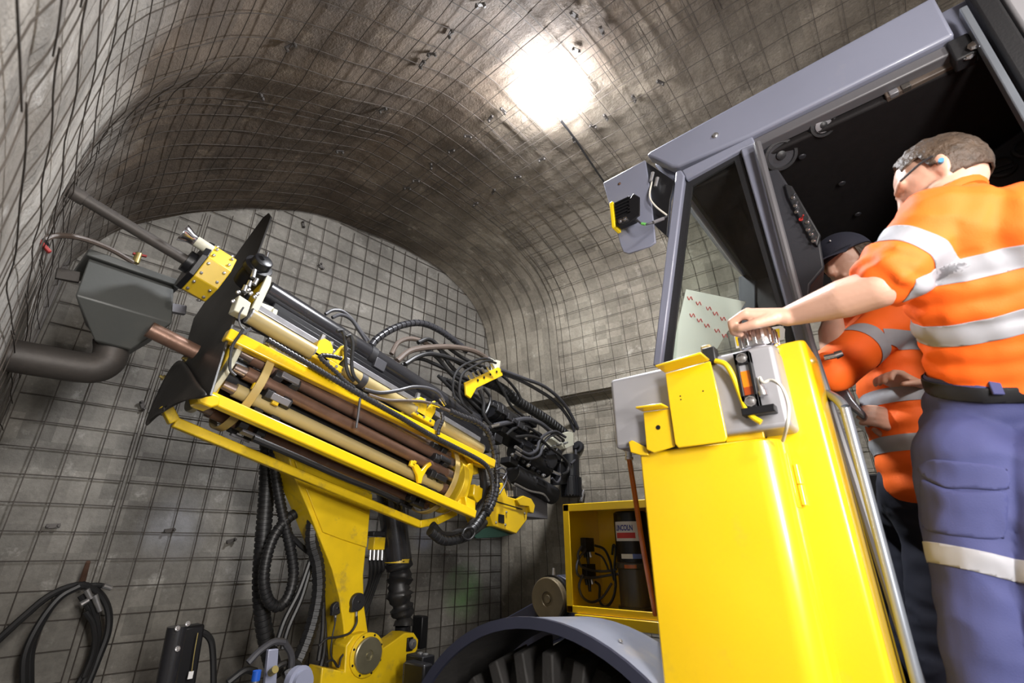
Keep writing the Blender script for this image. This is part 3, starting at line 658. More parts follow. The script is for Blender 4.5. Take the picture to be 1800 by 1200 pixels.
for v in me.vertices:
    a = AC - 1.0 + 1.08 * (v.co.x - xn) / (xm - xn)
    v.co = on_cyl(pc2, 0.0815, a, zl + 0.046 + v.co.y * 1.0) - base_of(gp)
lo = bpy.data.objects.new('lettering', me); COL.objects.link(lo); me.materials.append(M['blue_ink']); lo.parent = gp
# valve blocks and their looped hoses on the inner wall
for k, zc in enumerate((1.555, 1.435)):
    yv = by1 - T_
    vb = G().bb((2.215, yv - 0.03, zc - 0.03), (2.30, yv, zc + 0.035)).build('valve_block', 'black_paint', box, bevel=0.003)
    for i in range(3): G().cyl(V((2.22 + i * 0.024, yv - 0.018, zc - 0.03)), V((2.22 + i * 0.024, yv - 0.024, zc - 0.055)), 0.008, n=10).build('fitting', 'zinc' if i else 'black_paint', vb)
    G().cyl(V((2.235, yv - 0.025, zc - 0.03)), V((2.235, yv - 0.028, zc - 0.085)), 0.010, 0.007, 12).build('valve_stem', 'black_plastic', vb)
def hose(name, pts, r, m='rubber_hose', parent=RIG, rib=None, n=8, sub=6): return G().tube(pts, r, n=n, sub=sub, rib=rib).build(name, m, parent)
hb = lambda u, v, x: P(u, v, y=1.345 - 0.12 * max(0, (u - 1050) / 40))
hose('grease_hose', [hb(1030, 965, 2.17), hb(1016, 985, 2.15), hb(1016, 1010, 2.15), hb(1040, 1015, 2.16), hb(1075, 1010, 2.18), hb(1092, 1008, 2.20)], 0.006, 'hose_grey', box)
hose('grease_hose', [hb(1022, 960, 2.15), hb(1016, 975, 2.13), hb(1022, 995, 2.13), hb(1045, 1003, 2.14), hb(1072, 1003, 2.17), hb(1084, 1000, 2.2)], 0.006, 'hose_grey', box)
hose('grease_hose', [hb(1045, 958, 2.2), hb(1062, 965, 2.2), hb(1072, 985, 2.2), hb(1076, 1005, 2.2), hb(1080, 1020, 2.2)], 0.006, 'rubber_hose', box)
hose('grease_hose', [hb(1046, 972, 2.19), hb(1058, 978, 2.19), hb(1066, 992, 2.19), hb(1070, 1004, 2.2)], 0.005, 'rubber_hose', box)
hose('grease_hose', [hb(1024, 1010, 2.15), hb(1018, 1030, 2.14), hb(1025, 1050, 2.14), hb(1042, 1058, 2.15), hb(1060, 1048, 2.16), hb(1075, 1025, 2.18)], 0.006, 'hose_grey', box)
hose('grease_hose', [hb(1046, 1022, 2.18), hb(1054, 1030, 2.18), hb(1054, 1055, 2.17), hb(1064, 1066, 2.17), hb(1076, 1055, 2.18), hb(1082, 1030, 2.19), hb(1080, 1000, 2.2), hb(1082, 965, 2.22), hb(1078, 958, 2.22), hb(1076, 975, 2.21)], 0.006, 'rubber_hose', box)
G().cyl(hb(1088, 1008, 2.19), hb(1102, 1003, 2.19), 0.011, n=10).build('fitting', 'zinc', gp)

# ---- wheel, mudguard, frame, winch drum
WY, WZ, WR = 1.03, 0.72, 0.53
wh = G().lathe((1.43, WY, WZ), (1, 0, 0), [(0.0, 0.30), (0.02, 0.40), (0.03, 0.46), (0.07, 0.505), (0.12, 0.515), (0.34, 0.515), (0.40, 0.50), (0.45, 0.44), (0.46, 0.30)], 64).build('wheel', 'tyre', RIG)
lug = None
for k in range(28):
    a = 2 * PI * k / 28
    if lug is None:
        L_ = G(); 
        L_.hexa([V(q) for q in ((-0.015, -0.026, 0.40), (0.16, -0.02, 0.49), (0.16, 0.03, 0.49), (-0.015, 0.024, 0.40), (-0.012, -0.022, 0.525), (0.20, -0.002, 0.555), (0.20, 0.036, 0.555), (-0.012, 0.020, 0.525))])
        lug = L_.build('tread_lug', 'tyre', None, bevel=0.006); lug.parent = wh; o = lug
    else: o = copy_to(lug, wh)
    o.location = V((1.43, WY, WZ)) - base_of(wh); o.rotation_euler = (a, 0, 0)
fn = G(); prof = [(r, math.radians(a)) for a in range(8, 176, 6) for r in (0.625,)]
def fpt(x, r, a): return V((x, WY - 0.01 + r * math.cos(a), WZ + r * math.sin(a)))
angs = [math.radians(a) for a in range(4, 180, 5)]
lip = G(); shd = G()
for gq, x0, x1, r0, r1, rq in ((shd, 1.353, 1.66, 0.6145, 0.604, 0.586), (fn, 1.345, 1.68, 0.628, 0.616, 0.60), (lip, 1.338, 1.352, 0.630, 0.598, 0.630)):
    o = 0
    for a in angs: gq.v += [fpt(x0, r0, a), fpt(x1, rq, a), fpt(x1, rq - (r0 - r1), a), fpt(x0, r1, a)]
    for i in range(len(angs) - 1):
        q = o + i * 4; gq.f += [(q + j, q + (j + 1) % 4, q + 4 + (j + 1) % 4, q + 4 + j) for j in range(4)]
    gq.f += [(o + 3, o + 2, o + 1, o), tuple(o + (len(angs) - 1) * 4 + j for j in range(4))]
fn = fn.build('mudguard', 'fender_grey', RIG, ang=30); lip.build('mudguard_lip', 'navy_paint', fn, ang=30); shd.build('mudguard_shade', 'tyre', fn, ang=30)  # dark inner ring paints in the shade between mudguard and tyre
for a, x in ((112, 1.45), (124, 1.52), (130, 1.47)): bolts(fn, [fpt(x, 0.622, math.radians(a))], fpt(0, 1, math.radians(a)) - fpt(0, 0, math.radians(a)), 0.005, 0.004)
G().bb((1.98, -0.9, 0.45), (3.0, 1.9, 1.02)).build('chassis', 'navy_paint', RIG, bevel=0.02)
G().bb((1.62, 0.22, 0.5), (2.6, 0.92, 1.22)).build('engine_cover', 'black_paint', RIG, bevel=0.02)
arm = prism_px([(845, 1115), (870, 1096), (938, 1058), (946, 1030), (962, 1012), (982, 1010), (1000, 1020), (1010, 1110), (900, 1160)], (0.12, 0, 0), x=2.26).build('winch_arm', 'navy_paint', RIG, bevel=0.006)
dc = P(967, 1052, x=2.23); G().lathe(dc, (-1, 0, 0), [(-0.03, 0.098), (0.0, 0.098), (0.006, 0.095), (0.012, 0.100), (0.022, 0.100), (0.027, 0.094), (0.027, 0.034), (0.022, 0.032), (0.022, 0.02), (0.028, 0.018), (0.028, 0.002)], 48).build('winch_drum', 'drum_bronze', arm)
G().lathe(dc + V((0.01, 0, 0)), (1, 0, 0), [(0, 0.108), (0.03, 0.108)], 40).build('drum_flange', 'black_paint', arm)
G().cyl(P(973, 1010, x=2.26), P(973, 998, x=2.26), 0.009, 0.006, 8).build('stud', 'zinc', arm)
# ================================================================== boom
BY = 2.45
bm_ = prism_px([(494, 765), (655, 832), (651, 900), (644, 960), (639, 1010), (640, 1060), (648, 1118), (662, 1150), (655, 1180), (610, 1182), (604, 1100), (597, 1050), (584, 1000), (564, 950), (540, 890), (518, 840)], (0, 0.17, 0), y=BY).build('boom', 'yellow_worn', RIG, bevel=0.006, label='yellow box-section boom arm tapering down to its pivot')
prism_px([(536, 858), (648, 904), (643, 962), (600, 948), (566, 935)], (0, -0.010, 0), y=BY).build('boom_plate', 'yellow_worn', bm_, bevel=0.003)
prism_px([(516, 810), (652, 868), (652, 886), (522, 830)], (0, -0.014, 0), y=BY).build('boom_rib', 'yellow_worn', bm_, bevel=0.003)
base = prism_px([(560, 1240), (566, 1172), (606, 1180), (608, 1135), (622, 1116), (643, 1110), (664, 1122), (672, 1140), (690, 1128), (712, 1112), (728, 1112), (736, 1124), (734, 1142), (722, 1158), (710, 1166), (706, 1240)], (0, 0.12, 0), y=BY - 0.05).build('boom_base', 'yellow_worn', RIG, bevel=0.006)
pv = P(643, 1150, y=BY - 0.05)
G().lathe(pv, (0, -1, 0), [(0, 0.098), (0.012, 0.098), (0.014, 0.094)], 40).build('pivot_boss', 'yellow_worn', base)
G().lathe(pv + V((0, -0.013, 0)), (0, -1, 0), [(0, 0.080), (0.014, 0.080), (0.018, 0.075), (0.018, 0.024), (0.010, 0.022), (0.010, 0.012), (0.016, 0.011), (0.016, 0.001)], 44).build('pivot_pin', 'disc_steel', base)
bolts(base, [pv + V((0.089 * math.cos(a), -0.013, 0.089 * math.sin(a))) for a in [0.4 + k * PI / 4 for k in range(8)]], (0, -1, 0), 0.004, 0.004, 'black_paint')
p = P(722, 1131, y=BY - 0.05); G().box(p + V((-0.012, -0.006, 0)), (0.04, 0.012, 0.065)).build('pin_keeper', 'black_paint', base, bevel=0.003)
G().lathe(p + V((0.004, -0.006, 0)), (0, -1, 0), [(0, 0.026), (0.01, 0.025), (0.012, 0.012), (0.016, 0.010)], 20).build('keeper_pin', 'zinc', base)
# angle sensors on the boom
for u, v, r, yy in ((626, 1057, 0.042, BY), (589, 1068, 0.03, BY + 0.04)):
    p = P(u, v, y=yy); s_ = G().lathe(p, (0, -1, 0), [(0, r), (0.022, r), (0.026, r * 0.92), (0.026, 0.005)], 28).box(p + V((-r * 0.4, -0.012, -r * 0.5)), (r * 1.0, 0.024, r * 1.1)).build('angle_sensor', 'black_plastic', bm_, bevel=0.002)
    G().cyl(p + V((0, -0.012, -r)), p + V((0.003, -0.012, -r - 0.03)), 0.008, 0.006, 10).build('plug', 'zinc', s_)
    G().cyl(p + V((0, -0.026, 0)), p + V((0, -0.031, 0)), 0.006, n=10).build('centre_screw', 'chrome', s_)
yq = BY - 0.03
hose('sensor_cable', [P(627, 1082, y=yq), P(626, 1096, y=yq), P(615, 1112, y=yq), P(595, 1119, y=yq), P(575, 1122, y=yq), P(560, 1135, y=yq)], 0.006, 'rubber_hose', bm_)
hose('sensor_cable', [P(590, 1085, y=yq), P(588, 1100, y=yq), P(584, 1120, y=yq), P(582, 1150, y=yq), P(592, 1172, y=yq)], 0.004, 'rubber_hose', bm_)
hose('sensor_cable', [P(615, 1138, y=yq), P(600, 1155, y=yq), P(595, 1172, y=yq), P(585, 1160, y=yq), P(572, 1165, y=yq)], 0.005, 'rubber_hose', bm_)
# lift cylinder with rubber boot
c0, c1, c2 = P(684, 855, y=2.62), P(700, 985, y=2.62), P(708, 1100, y=2.58)
lc = G().cyl(c0 + (c0 - c1) * 0.4, c1, 0.083, n=32).build('lift_cylinder', 'black_tube', RIG)
rs = []; n_ = 26; pts = []
for i in range(n_ + 1):
    t_ = i / n_; q = c1.lerp(c2, t_) + V((math.sin(t_ * 9) * 0.010, 0, 0)); pts.append(q)
    rs.append(0.078 - 0.022 * t_ + 0.010 * math.sin(t_ * 26) + 0.007 * math.sin(t_ * 61 + 1))
gb = G().tube(pts, rs, n=22, sub=0)
for i, q in enumerate(gb.v): gb.v[i] = q + V((noise.noise(q * 22), noise.noise(q * 19 + V((3, 1, 1))), 0)) * 0.011
gb.build('cylinder_boot', 'rubber_hose', lc, ang=70)
G().cyl(c2, c2 + V((0.005, 0, -0.05)), 0.045, n=20).build('rod_eye', 'black_paint', lc)
G().cyl(c1 + V((0, 0, 0.01)), c1 + V((0, 0, -0.012)), 0.084, n=32).build('boot_clamp', 'ochre_paint', lc)
# valve on the boom's far side, its hoses
vb = G().bb(P(648, 944, y=2.66), P(676, 966, y=2.60)).build('boom_valve', 'yellow_worn', RIG, bevel=0.003)
for k in range(4): G().cyl(P(651 + k * 7, 966, y=2.63), P(650 + k * 7, 984, y=2.63), 0.009, n=10).build('fitting', 'zinc', vb)
for k in range(4): hose('valve_hose', [P(651 + k * 7, 984, y=2.63), P(652 + k * 7, 1000, y=2.64), P(648 + k * 6, 1030 - k * 6, y=2.68), P(630 + k * 4, 1075, y=2.72), P(615, 1120, y=2.7)], 0.012, 'rubber_hose', vb)
G().box(P(662, 938, y=2.64), (0.09, 0.06, 0.03)).build('valve_coil', 'black_plastic', vb, bevel=0.006)
# black blocks near the base
g = G().bb(P(721, 1138, y=2.85), P(754, 1082, y=2.75)); g.build('jack_leg', 'black_paint', RIG, bevel=0.008)
blk = G().bb(P(706, 1215, y=2.2), P(762, 1165, y=2.05)).build('manifold', 'black_paint', RIG, bevel=0.01)
G().bb(P(712, 1168, y=2.25), P(765, 1150, y=2.12)).build('manifold_lid', 'black_paint', blk, bevel=0.006)
bolts(blk, [P(738, 1152, y=2.2), P(748, 1154, y=2.16)], (0, 0, 1), 0.014, 0.014)
# hose bundle left of the boom
hy = lambda L, y: [P(u, v, y=y) for u, v in L]
hose('hose_bundle', hy([(470, 745), (470, 800), (468, 870), (462, 950), (458, 1020), (462, 1090), (474, 1150), (486, 1190)], 2.72), 0.040, 'rubber_hose', RIG, rib=(0.028, 0.004), n=14)
hose('hose_bundle', hy([(480, 760), (484, 830), (496, 900), (510, 960), (516, 1010), (506, 1050), (488, 1066), (470, 1052), (464, 1010), (478, 950), (505, 912), (540, 892)], 2.60), 0.027, 'rubber_hose', RIG, rib=(0.022, 0.004), n=12)
for k, L in enumerate([[(552, 900), (548, 950), (558, 990), (560, 1040), (548, 1100), (525, 1160), (500, 1195)], [(545, 985), (525, 1040), (500, 1090), (485, 1135)], [(548, 990), (530, 1050), (508, 1100), (496, 1140)], [(500, 930), (530, 960), (556, 985), (566, 1030), (568, 1100), (560, 1160)], [(535, 880), (556, 930), (566, 980), (572, 1060), (570, 1140), (560, 1185)], [(540, 885), (560, 950), (574, 1010), (576, 1080), (575, 1150)]]):
    hose('boom_hose', hy(L, 2.50 + 0.03 * k), 0.013 if k != 0 else 0.034, 'rubber_hose', RIG, rib=(0.03, 0.003) if k == 0 else None)
for k, L in enumerate([[(436, 1165), (455, 1145), (480, 1128), (500, 1128)], [(500, 1128), (512, 1150), (512, 1180)], [(400, 1200), (430, 1178), (450, 1180)], [(470, 1200), (490, 1170), (520, 1165), (540, 1190)]]):
    hose('supply_hose', hy(L, 2.28 + 0.02 * k), 0.014, 'hose_grey' if k < 2 else 'rubber_hose', RIG)
g = G().prism([P(u, v, y=2.22) for u, v in ((472, 1142), (490, 1140), (484, 1235), (462, 1235))], (0, 0.02, 0)); dp = g.build('distributor_plate', 'cab_grey', RIG, bevel=0.003)
G().cyl(P(452, 1178, y=2.2), P(449, 1196, y=2.2), 0.016, n=12).build('blue_coupling', 'blue_paint', dp)
G().cyl(P(449, 1196, y=2.2), P(448, 1206, y=2.2), 0.012, n=12).build('fitting', 'zinc', dp)
G().cyl(P(476, 1182, y=2.18), P(484, 1176, y=2.15), 0.014, n=10).build('fitting', 'brass', dp)
G().cyl(P(508, 1178, y=2.2), P(510, 1192, y=2.2), 0.018, 0.016, 12).build('fitting', 'zinc', dp)
G().lathe(P(520, 1200, y=2.15), (0.2, -1, 0.1), [(0, 0.06), (0.03, 0.06), (0.032, 0.045), (0.05, 0.045)], 24).build('hub_cover', 'cab_grey', dp)

# ================================================================== drill feed (frame: l along the feed, y across, n square to it)
FA = math.radians(13.8)
FE = V((math.cos(FA), 0, -math.sin(FA))); FN = V((math.sin(FA), 0, math.cos(FA)))
FR = Matrix(((FE.x, 0, FN.x), (FE.y, 1, FN.y), (FE.z, 0, FN.z)))
def F(l, y, n): return FE * l + FN * n + V((0, y, 0))
def pf(u, v, y):  # photograph pixel -> (l, n) on the plane y
    p = P(u, v, y=y); return p.dot(FE), p.dot(FN)
def fbox(l0, l1, y0, y1, n0, n1, g=None): return (g or G()).box(F((l0 + l1) / 2, (y0 + y1) / 2, (n0 + n1) / 2), (abs(l1 - l0), abs(y1 - y0), abs(n1 - n0)), FR)
def fcyl(l0, l1, y, n, r, g=None, k=24): return (g or G()).cyl(F(l0, y, n), F(l1, y, n), r, n=k)
def fprism(px, y, th, g=None): return (g or G()).prism([P(u, v, y=y) for u, v in px], (0, th, 0))
# feed beam, guide rail, black hydraulic tube
beam = fbox(0.10, 1.95, 2.30, 2.44, 2.70, 2.80).build('feed_beam', 'black_paint', RIG, bevel=0.006, label='black steel beam of the drill feed')
fbox(0.14, 1.72, 2.175, 2.215, 2.672, 2.702).build('guide_rail', 'rail_steel', beam, bevel=0.003)
fbox(0.14, 1.72, 2.22, 2.29, 2.700, 2.728).build('guide_rail', 'rail_steel', beam, bevel=0.003)
bt = fcyl(0.20, 1.9, 2.44, 2.935, 0.061, k=36).build('feed_cylinder', 'black_tube', RIG, label='long glossy black hydraulic tube along the feed top')
fbox(0.25, 1.95, 2.40, 2.47, 2.80, 2.89).build('tube_saddle', 'black_paint', bt, bevel=0.01)
lc_ = pf(655, 622, 2.4); fcyl(lc_[0] - 0.02, lc_[0] + 0.025, 2.44, 2.935, 0.066, k=36).build('tube_clamp', 'black_plastic', bt)
fbox(lc_[0] + 0.02, lc_[0] + 0.10, 2.37, 2.40, 2.85, 2.92).build('clamp_block', 'hose_grey', bt, bevel=0.004)
# khaki slide tubes with yellow carriages
TY, TN, TR = 2.12, 2.597, 0.036
for i, (ua, ub) in enumerate(((437, 549), (598, 728), (772, 845))):
    l0 = pf(ua, 556, TY)[0] if i == 0 else None
def l_at(u, y, n):   # l where the line (y, n) crosses image column u
    lo, hi = -1.0, 4.0
    for _ in range(40):
        m_ = (lo + hi) / 2; d = F(m_, y, n) - CAM; uu = 900 + FPX * d.dot(RT) / d.dot(FW)
        if uu < u: lo = m_
        else: hi = m_
    return lo
for i, (ua, ub) in enumerate(((437, 549), (598, 726), (770, 845))):
    st = fcyl(l_at(ua, TY, TN), l_at(ub, TY, TN), TY, TN, TR, k=30).build('slide_tube', 'khaki_tube', RIG)
    for l_ in (l_at(ua, TY, TN) - 0.001, l_at(ub, TY, TN) - 0.004): fcyl(l_, l_ + 0.006, TY, TN, TR + 0.002, k=30).build('tube_rim', 'rail_steel', st)
fcyl(l_at(630, TY, TN), l_at(640, TY, TN), TY, TN, TR + 0.002, k=30).build('tube_strap', 'hose_grey', RIG)
def carriage(u0, name):
    la = l_at(u0, TY, TN)
    c = G(); fbox(la, la + 0.17, TY - 0.03, TY + 0.14, TN - 0.035, TN + 0.0, c); c = c.build(name, 'yellow_worn', RIG, bevel=0.006)
    def plate(dl, pts, th=0.018): return G().prism([F(la + dl + a, TY - 0.02, TN + b) for a, b in pts], (0, th, 0))
    G().prism([F(la + 0.0 + a, TY - 0.03, TN + b) for a, b in ((0, -0.02), (0.09, -0.02), (0.085, 0.055), (0.055, 0.085), (0.02, 0.085), (0.0, 0.06))], (0, 0.10, 0)).build('carriage_cheek', 'yellow_worn', c, bevel=0.004)
    for y_ in (TY - 0.025, TY + 0.07):
        G().prism([F(la + a, y_, TN + b) for a, b in ((0.075, 0.0), (0.14, 0.0), (0.155, 0.05), (0.15, 0.10), (0.132, 0.115), (0.115, 0.10), (0.10, 0.05))], (0, 0.016, 0)).build('lever', 'yellow_worn', c, bevel=0.003)
    for a, b in ((0.02, 0.085), (0.07, 0.075)):
        G().cyl(F(la + a, TY, TN + b - 0.02), F(la + a, TY, TN + b + 0.025), 0.015, n=6).build('hex_bolt', 'zinc', c)
    G().cyl(F(la + 0.135, TY - 0.045, TN + 0.09), F(la + 0.135, TY + 0.10, TN + 0.09), 0.013, n=16).build('lever_pin', 'zinc', c)
    G().cyl(F(la + 0.10, TY + 0.03, TN + 0.02), F(la + 0.17, TY + 0.03, TN + 0.075), 0.03, n=18).build('actuator', 'black_paint', c)
    for k in range(3): G().lathe(F(la + 0.03 + k * 0.05, TY - 0.03, TN - 0.018), (0, -1, 0), [(0, 0.008), (0.005, 0.007)], 10).build('bolt', 'zinc', c)
    return c
carriage(548, 'carriage'); carriage(722, 'carriage')
# end blocks at the shield
cr = fprism([(411, 545), (421, 518), (442, 532), (434, 556), (424, 552)], 2.08, 0.06).build('end_block', 'cream_plate', RIG, bevel=0.004)
fprism([(440, 548), (444, 538), (470, 483), (478, 487), (476, 500), (455, 545), (448, 556)], 2.16, 0.02).build('end_plate', 'cream_plate', RIG, bevel=0.003)
fprism([(452, 528), (482, 540), (476, 562), (446, 552)], 2.19, 0.04).build('end_plate', 'cream_plate', RIG, bevel=0.003)
fprism([(481, 541), (489, 545), (484, 563), (476, 559)], 2.18, 0.06).build('end_plate', 'cream_plate', RIG, bevel=0.003)
fprism([(445, 528), (468, 484), (472, 486), (450, 535)], 2.20, 0.09).build('motor_plate', 'yellow_worn', RIG, bevel=0.003)
m0, m1 = P(430, 497, y=2.30), P(461, 461, y=2.16)
mo = G().lathe(m0, m1 - m0, [(0, 0.055), (0.05, 0.058), (0.10, 0.058), (0.102, 0.066), (0.13, 0.066), (0.132, 0.046), (0.17, 0.044), (0.174, 0.038)], 30).build('indexing_motor', 'black_paint', RIG, bevel=0.002)
G().cyl(P(468, 452, y=2.13), P(470, 444, y=2.13), 0.009, n=10).build('fitting', 'chrome', mo)
for a, b in (((444, 488), (448, 474)), ((436, 504), (440, 494)), ((428, 512), (432, 502)), ((446, 500), (452, 490))): G().cyl(P(*a, y=2.12), P(*b, y=2.12), 0.011, 0.009, 10).build('fitting', 'zinc', mo)
for u, v in ((440, 516), (447, 522), (452, 517), (436, 510), (418, 514), (409, 530)): G().lathe(P(u, v, y=2.10), (0, -1, 0), [(0, 0.009), (0.01, 0.008), (0.012, 0.004)], 8).build('bolt', 'zinc', mo)
hose('grease_line', hy([(428, 540), (422, 550), (420, 560), (423, 572), (430, 580)], 2.05), 0.004, 'hose_grey', mo)
# shield plate and rubber flap (square to the feed)
PC = P(400, 590, y=2.06).dot(FE)
def onS(u, v, d=0.0): return PL(u, v, FE, PC + d)
sp = G().prism([onS(*q) for q in ((472, 374), (476, 380), (447, 458), (420, 533), (400, 590), (368, 694), (345, 698), (318, 640), (340, 560), (380, 500), (420, 440), (462, 382))], FE * 0.010).build('shield_plate', 'plate_black', RIG, bevel=0.002, label='thin black steel shield plate across the feed')
fl = G(); row = []
top = [(366, 690), (340, 650), (316, 620)]
A_ = [[(368, 694), (345, 676), (322, 628), (305, 636)], [(345, 701), (322, 700), (300, 672), (284, 672)], [(315, 704), (298, 712), (275, 718), (265, 716)], [(290, 718), (275, 728), (262, 740), (251, 752)]]
for j, r_ in enumerate(A_):
    for i, (u, v) in enumerate(r_): fl.v.append(onS(u, v, -0.012 - 0.03 * j * j / 9 - (0.012 if i % 2 else 0)))
for j in range(3):
    for i in range(3): fl.f.append((j * 4 + i, j * 4 + i + 1, (j + 1) * 4 + i + 1, (j + 1) * 4 + i))
fo = fl.build('rubber_flap', 'plate_black', sp, ang=80); sm_ = fo.modifiers.new('s', 'SUBSURF'); sm_.levels = 2; sm_.render_levels = 2; so_ = fo.modifiers.new('t', 'SOLIDIFY'); so_.thickness = 0.008
for u, v in ((328, 632), (288, 664)): G().lathe(onS(u, v, -0.02), -FE, [(0, 0.014), (0.006, 0.014), (0.007, 0.008), (0.02, 0.007)], 10).build('flap_bolt', 'brass', sp)
for u, v in ((404, 582), (392, 622), (412, 540), (380, 660), (356, 690)): G().lathe(onS(u - 2, v, 0.01), FE, [(0, 0.008), (0.006, 0.008), (0.008, 0.005)], 8).build('bolt', 'zinc', sp)
# centraliser head
RY, RN = 2.25, 2.742
hl0 = l_at(338, RY, RN); hl1 = l_at(386, RY, RN)
hd = G().lathe(F(hl0 + 0.02, RY, RN), FE, [(0, 0.126), (hl1 - hl0 - 0.02, 0.126)], 8).build('centraliser', 'ochre_paint', RIG, bevel=0.004, ang=20)
G().lathe(F(hl0 - 0.004, RY, RN), FE, [(0, 0.128), (0.024, 0.132)], 8).build('centraliser_gasket', 'black_paint', hd, bevel=0.003, ang=20)
for lq in (hl0 + 0.035, hl1 - 0.02):
    for k in range(16):
        a = 2 * PI * (k + 0.5) / 16; r = 0.122
        d = V((0, math.cos(a), 0)) + FN * math.sin(a); G().lathe(F(lq, RY, RN) + d * r, d, [(0, 0.007), (0.006, 0.006), (0.008, 0.003)], 8).build('bolt', 'zinc', hd)
fcyl(hl0 - 0.03, hl0 + 0.0, RY, RN, 0.05).build('collar', 'black_paint', hd)
q0 = P(372, 441, y=2.16); st_ = G().lathe(q0, -FE, [(0, 0.024), (0.075, 0.024), (0.076, 0.02), (0.078, 0.02)], 24).build('spray_nozzle', 'cream_plate', RIG)
G().lathe(q0 - FE * 0.07, -FE, [(0, 0.024), (0.02, 0.026), (0.05, 0.040), (0.056, 0.040), (0.056, 0.034), (0.03, 0.02)], 24).build('nozzle_cone', 'chrome', st_)
# yellow frame rails
def rail(name, y, n0, n1, ua, ub, w_, h_, m='yellow', n2=None):
    a = F(l_at(ua, y, n0), y, n0); b = F(l_at(ub, y, n1), y, n1); return G().bar(a, b, w_, h_, FN).build(name, m, RIG, bevel=0.006)
ur = rail('upper_rail', 2.05, 2.434, 2.515, 397, 866, 0.05, 0.052)
lr = rail('lower_rail', 2.04, 2.168, 2.176, 352, 832, 0.05, 0.046)
fprism([(346, 694), (352, 680), (362, 684), (372, 690), (388, 697), (386, 712), (372, 716), (350, 708)], 2.0, 0.09).build('rail_bracket', 'yellow', lr, bevel=0.006)
gr_ = G().tube(hy([(291, 712), (304, 740), (735, 920)], 2.26), 0.001, sub=0)
pts = hy([(290, 712), (306, 742), (736, 921), (766, 916), (800, 900)], 2.26); gg = G()
for a, b in zip(pts, pts[1:]): gg.bar(a, b, 0.035, 0.040, FN)
gr = gg.build('guard_rail', 'yellow_worn', RIG, bevel=0.005)
fprism([(420, 584), (424, 600), (392, 672), (382, 694), (374, 690), (402, 612)], 2.12, 0.16).build('end_frame', 'ochre_paint', RIG, bevel=0.004)
bolts(RIG, [P(416, 596, y=2.115), P(408, 612, y=2.115)], (0, -1, 0), 0.008)
# carousel
CY, CN, CR = 2.245, 2.345, 0.213
def ring(l0, w_, r0, r1, m, name, parent=RIG, n=48):
    g = G()
    for i in range(n):
        a = 2 * PI * i / n; d = V((0, math.cos(a), 0)) + FN * math.sin(a)
        g.v += [F(l0, CY, CN) + d * r0, F(l0, CY, CN) + d * r1, F(l0 + w_, CY, CN) + d * r1, F(l0 + w_, CY, CN) + d * r0]
    for i in range(n):
        o = i * 4; p = ((i + 1) % n) * 4; g.f += [(o + k, p + k, p + (k + 1) % 4, o + (k + 1) % 4) for k in range(4)]
    return g.build(name, m, parent, bevel=0.002)
lA = l_at(446, CY - CR, CN - 0.07); lB = l_at(800, CY - CR, CN)
shaft = fcyl(0.10, 1.62, CY, CN, 0.10).build('carousel_shaft', 'black_paint', RIG)
ring(lA, 0.035, 0.205, CR, 'tan_band', 'retaining_band'); ring(lB, 0.035, 0.205, CR, 'tan_band', 'retaining_band')
dsc = fcyl(0.125, 0.145, CY, CN, 0.19, k=40).build('carousel_disc', 'cream_plate', shaft, bevel=0.003)
fcyl(1.56, 1.60, CY, CN, 0.17, k=40).build('carousel_disc', 'ochre_paint', shaft, bevel=0.003)
NR = 12; RA = 0.156
rods = []
for k in range(NR):
    a = math.radians(121 + k * 30); rods.append((CY + RA * math.cos(a), CN + RA * math.sin(a), a, k))
def star(l0, w_, m, parent, name):
    g = G(); n = NR; poly = []
    for k in range(n * 6):
        a = math.radians(121) + 2 * PI * k / (n * 6); r = (0.150, 0.172, 0.200, 0.202, 0.200, 0.172)[k % 6]; poly.append(F(l0, CY + r * math.cos(a), CN + r * math.sin(a)))
    return g.prism(poly, FE * w_).build(name, m, parent, bevel=0.003)
for l0 in (lA + 0.06, lA + 0.14, lB - 0.15, lB - 0.08): star(l0, 0.04, 'black_plastic', shaft, 'pocket_wheel')
for l0 in (lA + 0.085, lB - 0.12):
    for k in range(NR):
        a = math.radians(121 + 15 + k * 30); d = V((0, math.cos(a), 0)) + FN * math.sin(a)
        G().box(F(l0 + 0.04, CY, CN) + d * 0.204, (0.085, 0.030, 0.014), (FR @ Matrix.Rotation(a - PI / 2, 3, 'X'))).build('finger_block', 'block_grey' if (k % 3 and l0 < 0.8) else 'black_plastic', shaft, bevel=0.003)
for u, v, y in ((449, 680, 2.06), (484, 706, 2.06), (724, 815, 2.05)):
    p = P(u, v, y=y); G().box(p, (0.028, 0.02, 0.030), FR).box(p + FE * 0.014 + V((0, -0.004, 0.014)), (0.02, 0.014, 0.014), FR).build('rod_stop', 'yellow_worn', shaft, bevel=0.003)
fk = fprism([(724, 812), (735, 816), (742, 826), (750, 816), (757, 811), (760, 817), (752, 824), (744, 838), (741, 850), (736, 848), (734, 834), (730, 826)], 2.04, 0.022).build('gripper_fork', 'yellow', RIG, bevel=0.004)
